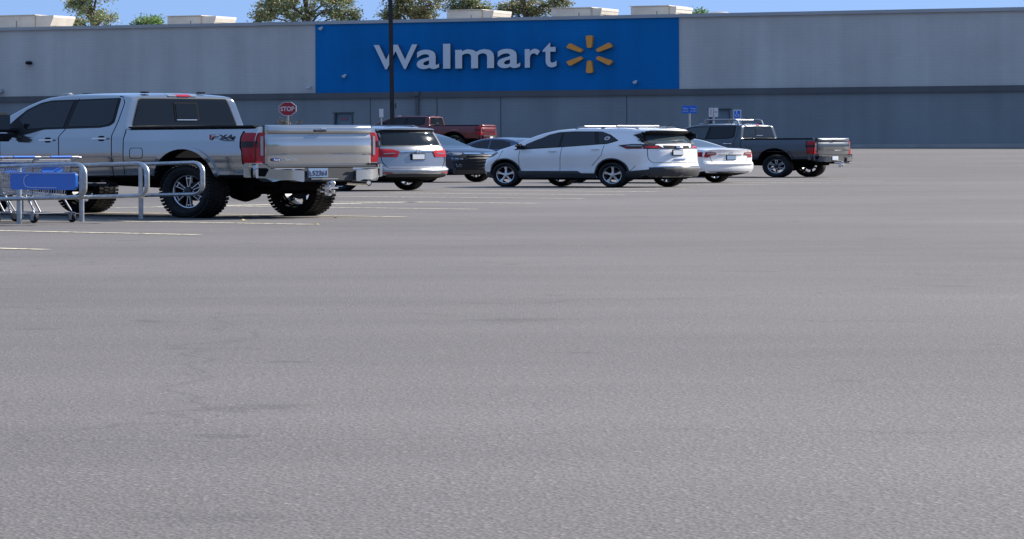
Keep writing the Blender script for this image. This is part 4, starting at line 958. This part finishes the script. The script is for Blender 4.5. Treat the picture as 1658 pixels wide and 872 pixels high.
def build_van():
    t = thing('minivan', 'silver minivan seen from behind, sun glinting on its rear window', 'minivan', (.10, 70.6, 0), heading(44)); B = Body(VAN); P = B.part
    P('side_glass', GLASS, t, both([rnd([(2.75, 1.18), (2.3, 1.48), (1.95, 1.6), (1.5, 1.62), (1.45, 1.19)], .02), rnd([(1.38, 1.19), (1.4, 1.62), (.35, 1.62), (.35, 1.21)], .02), rnd([(.27, 1.21), (.27, 1.62), (-.35, 1.58), (-.55, 1.25)], .03)]), .008, .02)
    P('windscreen', GLASS, t, [('F', rnd([(.70, 1.62), (-.70, 1.62), (-.82, 1.20), (.82, 1.20)], .05))], .006, .02)
    P('rear_window', TRIM, t, [('B', rnd([(.80, 1.635), (-.80, 1.635), (-.86, 1.20), (.86, 1.20)], .04))], .005, .02)
    rw = P('rear_glass', GLASS, t, [('B', rnd([(.66, 1.60), (-.66, 1.60), (-.76, 1.225), (.76, 1.225)], .04))], .010, .02)
    MB().tube([(-1.0, .0, 1.26), (-.985, -.35, 1.27)], .014, 6).build('wiper', TRIM, rw)
    g = MB(); hl = rnd([(.84, 1.20), (.84, .80), (.72, .61), (-.72, .61), (-.84, .80), (-.84, 1.20)], .05); B.patch(g, stroke(hl, .014), 'B', .002, .01)
    for sd in 'LR':
        for p in ([(.3, .35), (.3, 1.18)], [(1.42, .35), (1.42, 1.15)], [(2.6, .35), (2.6, 1.1)]): B.patch(g, stroke(p, .012), sd, .002, .01)
    B.patch(g, stroke([(-.93, .355 + .02), (.93, .355 + .02)], .03), 'B', .004, .02)
    gaps = g
    P('chrome_strip', CHROME, t, [('B', [(.45, 1.075), (-.45, 1.075), (-.45, 1.045), (.45, 1.045)])], .016, .03)
    for sg in (1, -1):
        sd = 'L' if sg > 0 else 'R'; rp = rnd([(.90, 1.13), (.60, 1.12), (.44, 1.06), (.50, .90), (.90, .91)], .02); rp = rp if sg > 0 else mirror(rp)
        tl = MB(); B.patch(tl, rp, 'B', .014, .03); B.patch(tl, [(-.55, 1.12), (-.95, 1.13), (-.95, .91), (-.80, .91)], sd, .014, .03); to = tl.build('taillight', REDL, t, 40)
        c2 = MB(); rp = [(.80, 1.005), (.56, 1.02), (.54, 1.0), (.80, .985)]; rp = rp if sg > 0 else mirror(rp); B.patch(c2, rp, 'B', .02, .02); c2.build('clear_strip', CLEARL, to)
        P('headlight', CLEARL, t, [('F', (lambda q: q if sg > 0 else mirror(q))([(.82, .90), (.45, .85), (.45, .75), (.82, .78)]))], .01, .02)
        mm = MB(); mm.box((2.55, sg * 1.08, 1.22), (.14, .2, .16), bev=.045); mm.tube([(2.57, sg * .90, 1.17), (2.57, sg * 1.04, 1.18)], .03, 8); mm.build('mirror', VANSILVER, t)
        rr = MB(); rr.tube([(1.6, sg * .70, 1.70), (1.5, sg * .70, 1.77), (-.3, sg * .70, 1.755), (-.45, sg * .70, 1.69)], .018, 6); rr.build('roof_rail', RAILM, t)
        for x in (.5, 1.55): MB().box((x, sg * 1.0, 1.02), (.2, .03, .03), bev=.01).build('door_handle', CHROME, t)
        rf = MB(); rp = [(.90, .50), (.66, .50), (.66, .47), (.90, .47)]; rp = rp if sg > 0 else mirror(rp); B.patch(rf, rp, 'B', .012, .02); rf.build('reflector', REDL, t)
    P('bumper_ridge', VANSILVER, t, [('B', rnd([(.85, .605), (-.85, .605), (-.87, .55), (.87, .55)], .02))], .03, .05)
    P('valance', PLASTIC, t, [('B', [(.78, .45), (-.78, .45), (-.76, .37), (.76, .37)])], .012, .03)
    pl = MB().box((-1.145, 0.0, .91), (.02, .36, .18), bev=.004).build('licence_plate', TRIM, t, 0); MB().box((-1.158, 0.0, .912), (.006, .31, .13)).build('plate_face', PLATEW, pl, 0)
    em = MB(); em.box((-1.155, .035, 1.06), (.02, .016, .10)); em.box((-1.155, -.035, 1.06), (.02, .016, .10)); em.box((-1.155, 0, 1.06), (.02, .06, .016)); em.build('letter_emblem', CHROME, t, 0)
    u = MB(); u.box((1.5, 0, .30), (4.3, 1.4, .12)); u.tube([(0, -.8, .33), (0, .8, .33)], .04, 8); u.box((-.72, .1, .32), (.3, .9, .12), bev=.04); u.build('underbody', LINER, t, 30)
    B.build(t, VANSILVER, gaps=gaps); add_wheels(t, VAN, .35, .235, .23, 'five')
build_van()

# ------------------------------------------------------------------ black SUV facing the camera
SUV = dict(wb=2.85, yo=.97, x=(-1.0, 3.70), tum=.36, rc=.10, crown=.03, br=.75, bf=.6, cr=.08, cf=.20,
    zb=[(-1.0, .36), (-.5, .27), (3.0, .24), (3.70, .28)],
    zt=[(-1.0, 1.60), (-.6, 1.64), (.4, 1.69), (1.2, 1.69), (1.6, 1.65), (2.0, 1.53), (2.4, 1.33), (2.72, 1.18), (2.9, 1.14), (3.4, 1.09), (3.62, 1.02), (3.70, .92)],
    w=[(-1.0, .90), (-.8, .95), (.2, .96), (2.9, .96), (3.4, .93), (3.70, .84)], belt=[(-1.0, 1.22), (2.6, 1.08), (3.7, 1.0)],
    prof=[(0, .96), (.15, .985), (.5, .98), (.75, 1.0), (.88, .985), (1, .95)],
    rear=[(.3, .03), (.6, -.03), (.7, 0), (1.15, .03), (1.22, .1), (1.55, .32), (1.75, .32)],
    front=[(.28, -.06), (.45, .02), (.75, .03), (.95, -.02), (1.08, -.14)], arches=[(0, .37, .41), (2.85, .37, .41)], dense=[(3.5, 3.7, .02)])
def build_suv():
    f, l = hv(224); fr = Vector(ground_at(692, 295)) + l * .80; o = fr - f * 2.85
    t = thing('suv', 'black SUV facing the viewer, parked nose to nose with the white crossover', 'SUV', (o.x, o.y, 0), heading(224)); B = Body(SUV); P = B.part
    P('side_glass', GLASS, t, both([rnd([(2.5, 1.13), (2.1, 1.40), (1.7, 1.57), (1.45, 1.6), (1.4, 1.14)], .02), rnd([(1.33, 1.14), (1.37, 1.61), (.55, 1.60), (.45, 1.18)], .02), rnd([(.38, 1.18), (.46, 1.59), (.0, 1.55), (-.3, 1.25)], .03)]), .008, .02)
    P('windscreen', mat('sky_lit_glass', (.01, .03, .055), .04, 0, 0, .45), t, [('F', rnd([(.64, 1.60), (-.64, 1.60), (-.80, 1.20), (.80, 1.20)], .05))], .006, .02)
    P('rear_glass', GLASS, t, [('B', rnd([(.62, 1.55), (-.62, 1.55), (-.72, 1.24), (.72, 1.24)], .04))], .01, .02)
    P('grille', TRIM, t, [('F', rnd([(.66, .93), (-.66, .93), (-.78, .50), (-.70, .36), (.70, .36), (.78, .50)], .05))], .012, .03)  # matte black spread beyond the real grille to darken the reflecting nose
    gb = MB()
    for z in (.58, .68, .78, .88): B.patch(gb, [(.46, z), (-.46, z), (-.46, z + .02), (.46, z + .02)], 'F', .03, .03)
    gb.build('grille_bars', ALLOYD, t)
    for sg in (1, -1):
        m_ = (lambda q: q if sg > 0 else mirror(q)); sd = 'L' if sg > 0 else 'R'
        hl = MB(); B.patch(hl, m_([(.84, 1.0), (.56, .985), (.56, .90), (.82, .90)]), 'F', .012, .03); B.patch(hl, [(3.30, 1.01), (3.58, .98), (3.58, .93), (3.42, .94)], sd, .012, .03); hl.build('headlight', CLEARL, t)
        P('chrome_strip', CHROME, t, [('F', m_([(.52, .995), (.06, .985), (.06, .93), (.52, .94)]))], .02, .03)
        P('fog_light', CLEARL, t, [('F', m_(rnd([(.78, .62), (.62, .60), (.64, .50), (.76, .52)], .02)))], .012, .03)
        P('lower_lamp', CLEARL, t, [('F', m_([(.84, .82), (.60, .80), (.60, .76), (.84, .77)]))], .012, .03)
        P('taillight', REDL, t, [('B', m_([(.88, 1.15), (.55, 1.12), (.55, 1.0), (.88, .98)]))], .012, .03)
        mm = MB(); mm.box((2.30, sg * 1.05, 1.19), (.16, .2, .15), bev=.05); mm.tube([(2.33, sg * .88, 1.14), (2.33, sg * 1.0, 1.15)], .03, 8); mm.build('mirror', BLACKP, t)
    P('front_valance', PLASTIC, t, [('F', [(.75, .42), (-.75, .42), (-.72, .29), (.72, .29)])], .02, .04)
    MB().box((3.86, 0, .44), (.02, .30, .13), bev=.004).build('licence_plate', mat('front_plate', (.30, .08, .08), .5), t, 0)
    g = MB()
    for sd in 'LR':
        for p in ([(2.5, .40), (2.5, 1.08)], [(1.37, .40), (1.36, 1.12)], [(.45, .6), (.36, 1.15)]): B.patch(g, stroke(p, .012), sd, .002, .01)
    B.patch(g, stroke([(.78, 1.18), (.80, 1.05)], .01), 'F', .002, .01); gaps = g
    u = MB(); u.box((1.4, 0, .30), (4.0, 1.4, .12)); u.build('underbody', LINER, t, 30)
    B.build(t, BLACKP, gaps=gaps); add_wheels(t, SUV, .37, .24, .24, 'ten', ALLOYD)
build_suv()

# ------------------------------------------------------------------ sedans
SEDAN = dict(wb=2.78, yo=.92, x=(-1.03, 3.66), tum=.42, rc=.09, crown=.03, br=.6, bf=.7, cr=.10, cf=.18,
    zb=[(-1.03, .32), (-.5, .22), (3.0, .20), (3.66, .24)],
    zt=[(-1.03, 1.04), (-.85, 1.075), (-.45, 1.10), (-.30, 1.13), (.0, 1.245), (.35, 1.37), (.7, 1.435), (1.15, 1.46), (1.55, 1.43), (1.9, 1.33), (2.3, 1.13), (2.45, 1.05), (3.1, .96), (3.5, .82), (3.66, .68)],
    w=[(-1.03, .84), (-.85, .90), (.2, .912), (2.8, .912), (3.3, .87), (3.66, .72)], belt=[(-1.03, 1.0), (0, 1.0), (2.4, .93), (3.66, .8)],
    prof=[(0, .96), (.15, .985), (.5, .985), (.75, 1.0), (.88, .985), (1, .955)],
    rear=[(.25, .08), (.32, .0), (.45, -.04), (.60, -.04), (.68, .01), (.95, .0), (1.06, -.02), (1.12, .03)],
    front=[(.24, -.04), (.4, .02), (.7, 0), (.9, -.1)], arches=[(0, .34, .365), (2.78, .34, .365)], dense=[(-1.03, -.85, .02)])
def build_sedan(label, loc, b, pm):
    t = thing('sedan', label, 'car', loc, heading(b)); B = Body(SEDAN); P = B.part
    P('side_glass', GLASS, t, both([rnd([(2.15, 1.0), (1.85, 1.24), (1.5, 1.36), (1.25, 1.38), (1.22, 1.01)], .02), rnd([(1.15, 1.01), (1.18, 1.38), (.75, 1.37), (.40, 1.28), (.30, 1.04)], .02)]), .008, .02)
    P('windscreen', GLASS, t, [('F', rnd([(.56, 1.38), (-.56, 1.38), (-.72, 1.10), (.72, 1.10)], .05))], .006, .02)
    P('rear_glass', GLASSB, t, [('B', rnd([(.56, 1.385), (-.56, 1.385), (-.72, 1.125), (.72, 1.125)], .05))], .008, .02)
    g = MB(); B.patch(g, stroke([(.62, 1.05), (.66, .88), (.60, .70), (.55, .64), (-.55, .64), (-.60, .70), (-.66, .88), (-.62, 1.05)], .012), 'B', .002, .01)
    for sd in 'LR':
        for p in ([(2.2, .35), (2.2, .95)], [(1.2, .35), (1.18, 1.0)], [(.4, .6), (.26, 1.02)]): B.patch(g, stroke(p, .012), sd, .002, .01)
    gaps = g
    for sg in (1, -1):
        m_ = (lambda q: q if sg > 0 else mirror(q)); sd = 'L' if sg > 0 else 'R'
        tl = MB(); B.patch(tl, m_(rnd([(.90, .98), (.50, .965), (.46, .89), (.62, .865), (.72, .80), (.90, .83)], .02)), 'B', .012, .03); B.patch(tl, [(-.60, .96), (-1.0, .98), (-1.0, .83), (-.78, .85)], sd, .012, .03); to = tl.build('taillight', REDL, t, 40)
        c2 = MB(); B.patch(c2, m_([(.74, .955), (.52, .95), (.50, .905), (.74, .905)]), 'B', .018, .02); c2.build('reversing_lamp', CLEARL, to)
        hl = MB(); B.patch(hl, m_([(.74, .78), (.42, .74), (.42, .66), (.70, .66)]), 'F', .012, .03); hl.build('headlight', CLEARL, t)
        mm = MB(); mm.box((2.0, sg * .99, 1.03), (.14, .18, .13), bev=.045); mm.tube([(2.02, sg * .84, .99), (2.02, sg * .95, 1.0)], .025, 8); mm.build('mirror', pm, t)
        for x in (.55, 1.45): MB().box((x, sg * .915, .88), (.2, .03, .03), bev=.01).build('door_handle', pm, t)
    P('trunk_strip', CHROME, t, [('B', [(.40, .915), (-.40, .915), (-.40, .89), (.40, .89)])], .016, .03)
    em = MB(); em.tube([(-1.145, .045 * math.cos(a), .945 + .03 * math.sin(a)) for a in [math.radians(d) for d in range(0, 361, 30)]], .007, 6); em.tube([(-1.147, .018 * math.cos(a), .95 + .024 * math.sin(a)) for a in [math.radians(d) for d in range(0, 361, 45)]], .005, 6); em.build('oval_emblem', CHROME, t)
    pl = MB().box((-1.125, 0, .80), (.02, .32, .16), bev=.004).build('licence_plate', TRIM, t, 0); MB().box((-1.137, 0, .80), (.005, .29, .12)).build('plate_face', PLATE, pl, 0)
    P('bumper_ridge', pm, t, [('B', rnd([(.84, .66), (-.84, .66), (-.86, .60), (.86, .60)], .02))], .03, .05)
    P('valance', PLASTIC, t, [('B', [(.70, .36), (-.70, .36), (-.68, .31), (.68, .31)])], .012, .03)
    u = MB(); u.box((1.35, 0, .25), (3.9, 1.3, .10)); u.box((-.7, .1, .27), (.3, .8, .10), bev=.04); u.tube([(0, -.75, .31), (0, .75, .31)], .035, 8); u.build('underbody', LINER, t, 30)
    B.build(t, pm, gaps=gaps); add_wheels(t, SEDAN, .33, .22, .215, 'ten')
    return t
f, l = hv(44); c_ = Vector(ground_at(1162, 294.9)) + l * .86
build_sedan('white sedan seen from behind, right of the white crossover', (c_.x, c_.y, 0), 44, WHITE)
Y_ = 106; o_ = Vector((at(872, Y_), Y_)); build_sedan('dark blue sedan, only its roof showing over the white crossover bonnet', (o_.x, o_.y, terrain(Y_) * .8), 44, NAVY)

# ------------------------------------------------------------------ cart corral
HB = 44
fC, lC = hv(HB)
def rail_loop(end_px, post_px, post_py, label, panel=False):
    p0 = Vector(ground_at(post_px, post_py))
    # rail runs along fC away from the end; find the end on this line under end_px
    t_ = (end_px - CX) / F; k = (t_ * p0.y - p0.x) / (fC.x - t_ * fC.y)   # negative: nearer than the post
    t = thing('corral_rail', label, 'corral rail', (p0.x, p0.y, 0), heading(HB), 'rails of the cart corral')
    e = k + .028; R_ = .15; dz = .03; top, bot = .925, .415
    def zz(x, z): return z - dz * max(0, (x - e)) * (.9)
    pts = []; L = 4.4
    pts.append((L, 0, zz(L, top)))
    for x in (3.0, 1.5, .5): pts.append((x, 0, zz(x, top)))
    for a in range(0, 91, 15):
        r = math.radians(a); pts.append((e + R_ - R_ * math.sin(r), 0, top - R_ + R_ * math.cos(r)))
    for a in range(0, 91, 15):
        r = math.radians(a); pts.append((e + R_ - R_ * math.cos(r), 0, bot + R_ - R_ * math.sin(r)))
    for x in (.5, 1.5, 3.0, L): pts.append((x, 0, zz(x, bot)))
    MB().tube(pts, .029, 12).build('loop', GALV, t, 50)
    for x in (0, 2.2, 4.3):
        MB().tube([(x, -.035, -.02), (x, -.035, zz(x, top) + .01)], .028, 12).build('post', GALV, t, 50)
    return t, e, zz
r1, e1, zf = rail_loop(139.5, 26.5, 361.8, 'nearest galvanised corral rail carrying a blue panel', True)
rail_loop(240.5, 128, 358.5, 'middle galvanised corral rail between the carts and the outer rail')
rail_loop(330.5, 224, 354.3, 'rightmost galvanised corral rail in front of the pickup rear wheel')
def corral_panel():
    # blue board bolted to the near side of the first rail
    x0, x1 = e1 + .06, .02
    o = MB(); poly = rnd([(x1, .80), (x1, .53), (x0, .53), (x0, .80)], .06, 5); o.prism(poly, .040, .075, 'XZ'); b = o.build('blue_panel', BLUEPL, r1, 30); b['label'] = 'blue plastic panel with a raised white outline'
    w = x0 - x1
    pth = [(x1 + w * .92, .775), (x1 + w * .05, .775)]; 
    lo = MB()
    for path in ([(x0 - .03, .787), (x1 - .03, .787)],):
        lo.prism(stroke(path, .014), .076, .082, 'XZ')  # pale strip along the board's upper edge paints in its highlight
    c = rnd([(x1 - .25, .755), (x1 - .25, .56), (x1 - .95, .56), (x1 - .95, .755)], .07, 5)
    q = [p for p in c if p[0] > x1 - .90]
    q = sorted(q, key=lambda p: 0) 
    lo.prism(stroke([(x1 - .80, .562), (x1 - .36, .562), (x1 - .28, .58), (x1 - .25, .63), (x1 - .25, .70), (x1 - .28, .74), (x1 - .33, .757)], .012), .076, .082, 'XZ')
    lo.build('outline_and_glint', mat('pale_print_and_glint', (.45, .55, .8), .4), b, 0)
corral_panel()

# ------------------------------------------------------------------ shopping carts
def build_cart(label, loc, b):
    t = thing('shopping_cart', label, 'shopping cart', loc, heading(b), 'shopping carts nested in the corral')
    # x forward (away from the handle), y left
    bk = MB(); r = .0042
    def corner(x, y, lv):  # lv 0 bottom .. 1 top
        return Vector((x, y, 0))
    top = [(.02, .28, .96), (.02, -.28, .96), (.92, -.21, .86), (.92, .21, .86)]; bot = [(.08, .24, .43), (.08, -.24, .43), (.82, -.16, .50), (.82, .16, .50)]
    T = [Vector(p) for p in top]; Bt = [Vector(p) for p in bot]
    for i in range(4):
        j = (i + 1) % 4; nn = 22 if i in (1, 3) else 13
        for k in range(nn + 1):
            f_ = k / nn; bk.tube([T[i].lerp(T[j], f_), Bt[i].lerp(Bt[j], f_)], r, 4, cap=False)
        for k in range(0, 7):
            f_ = k / 6; bk.tube([T[i].lerp(Bt[i], f_), T[j].lerp(Bt[j], f_)], r * (1.8 if k in (0, 6) else 1), 4, cap=False)
    for k in range(1, 14):
        f_ = k / 14; bk.tube([Bt[0].lerp(Bt[1], f_), Bt[3].lerp(Bt[2], f_)], r, 4, cap=False)
    for k in range(1, 12):
        f_ = k / 12; bk.tube([Bt[0].lerp(Bt[3], f_), Bt[1].lerp(Bt[2], f_)], r, 4, cap=False)
    bk.build('basket', WIRE, t, 60)
    h = MB(); h.tube([(-.10, .30, 1.02), (-.12, .24, 1.03), (-.12, -.24, 1.03), (-.10, -.30, 1.02)], .013, 8)
    for s_ in (1, -1): h.tube([(-.10, s_ * .295, 1.02), (-.02, s_ * .29, 1.0), (.02, s_ * .28, .96)], .012, 8); 
    h.tube([(.05, .2, 1.01), (-.01, .22, .985), (-.01, -.22, .985), (.05, -.2, 1.01)], .008, 6)
    ho = h.build('handle', WIRE, t, 60); MB().tube([(-.12, .15, 1.03), (-.12, -.15, 1.03)], .020, 10).build('grip', BLUEPL, ho, 60)
    MB().box((.035, 0, .86), (.012, .30, .17), bev=.004).build('child_seat_flap', BLUEPL, t, 0)
    fr = MB()
    for s_ in (1, -1):
        fr.tube([(.16, s_ * .24, .43), (.06, s_ * .26, .24), (.02, s_ * .27, .17), (.08, s_ * .27, .14), (.88, s_ * .17, .16)], .010, 8)
        fr.tube([(.70, s_ * .18, .50), (.62, s_ * .19, .40), (.50, s_ * .21, .15)], .012, 8)
    for x, w_ in ((.06, .27), (.30, .24), (.55, .21), (.88, .17)): fr.tube([(x, -w_, .15), (x, w_, .15)], .010, 6)
    for k in range(6): y = -.15 + .06 * k; fr.tube([(.06, y, .155), (.86, y * .7, .165)], .005, 4, cap=False)
    fr.build('frame', WIRE, t, 60)
    for x, y in ((.02, .27), (.02, -.27), (.86, .16), (.86, -.16)):
        c = MB(); c.box((0, .025, .035), (.05, .006, .11)); c.box((0, -.025, .035), (.05, .006, .11)); c.box((0, 0, .092), (.06, .06, .014)); co = c.build('caster', WIRE, t, 0, loc=(x, y, .062))
        MB().lathe([(-.015, .0), (-.015, .05), (-.008, .062), (.008, .062), (.015, .05), (.015, 0)], n=24).build('caster_wheel', TYRE, co, 40)
    return t
def lane(k):   # between the first and second rail
    a = (Vector(ground_at(26.5, 361.8)) + Vector(ground_at(128, 358.5))) / 2; return a + fC * k
p = lane(-.10)
cart = build_cart('shopping cart with a blue handle grip, last of the nested row', (p.x, p.y, 0), HB)
for i, lb in enumerate(('shopping cart nested in front of the last cart', 'third shopping cart from the open end of the row', 'fourth shopping cart from the open end of the row')):
    c = copy_tree(cart); p = lane(.55 + i * .36); c.location = (p.x, p.y, 0); c['label'] = lb + ', at the left edge'

# ------------------------------------------------------------------ fallen leaves
def leaf(px, py, label, sz=.07):
    x, y = ground_at(px, py); m = MB(); a = random.uniform(0, 6.28)
    pts = [(0, -.5, .02), (.32, -.1, .25), (.2, .35, .4), (0, .6, .2), (-.25, .3, .05), (-.3, -.15, .12)]
    m.add([(p[0] * sz * math.cos(a) - p[1] * sz * math.sin(a), p[0] * sz * math.sin(a) + p[1] * sz * math.cos(a), p[2] * sz) for p in pts], [(0, 1, 5), (1, 2, 4, 5), (2, 3, 4)])
    o = m.build('fallen_leaf', LEAFM, None, 0); o.location = (x, y, .004); tag(o, label, 'leaf', 'fallen leaves on the asphalt')
LEAFM = mat('yellow_leaf', (.50, .40, .14), .6)
leaf(396, 357.5, 'yellow fallen leaf near the pickup rear wheel shadow'); leaf(513, 364, 'pale fallen leaf at the end of a parking line below the licence plate', .06); leaf(542, 353.5, 'small fallen leaf right of the far rear tyre', .05)
leaf(943, 402, 'tiny fallen leaf on the open asphalt', .03)

# far wood on the other side of the lot, behind the viewer (seen only in paint and glass)
def far_wood():
    R = random.Random(11); m = MB()
    for i in range(9000):
        a = R.uniform(math.radians(185), math.radians(355)); d = R.uniform(150, 175); p = Vector((d * math.cos(a), d * math.sin(a), R.uniform(0, 7 + 3 * math.sin(a * 23) + 2 * math.sin(a * 61))))
        u = Vector((R.gauss(0, 1), R.gauss(0, 1), R.gauss(0, 1))).normalized(); v = u.cross(Vector((R.gauss(0, 1), R.gauss(0, 1), 1))).normalized(); z = R.uniform(.8, 1.8)
        m.add([p - u * z, p + v * z * .7, p + u * z, p - v * z * .7], [(0, 1, 2, 3)])
    o = m.build('far_wood', GREEN, None, 0); tag(o, 'far wood across the car park', 'trees', None, 'stuff')
far_wood()
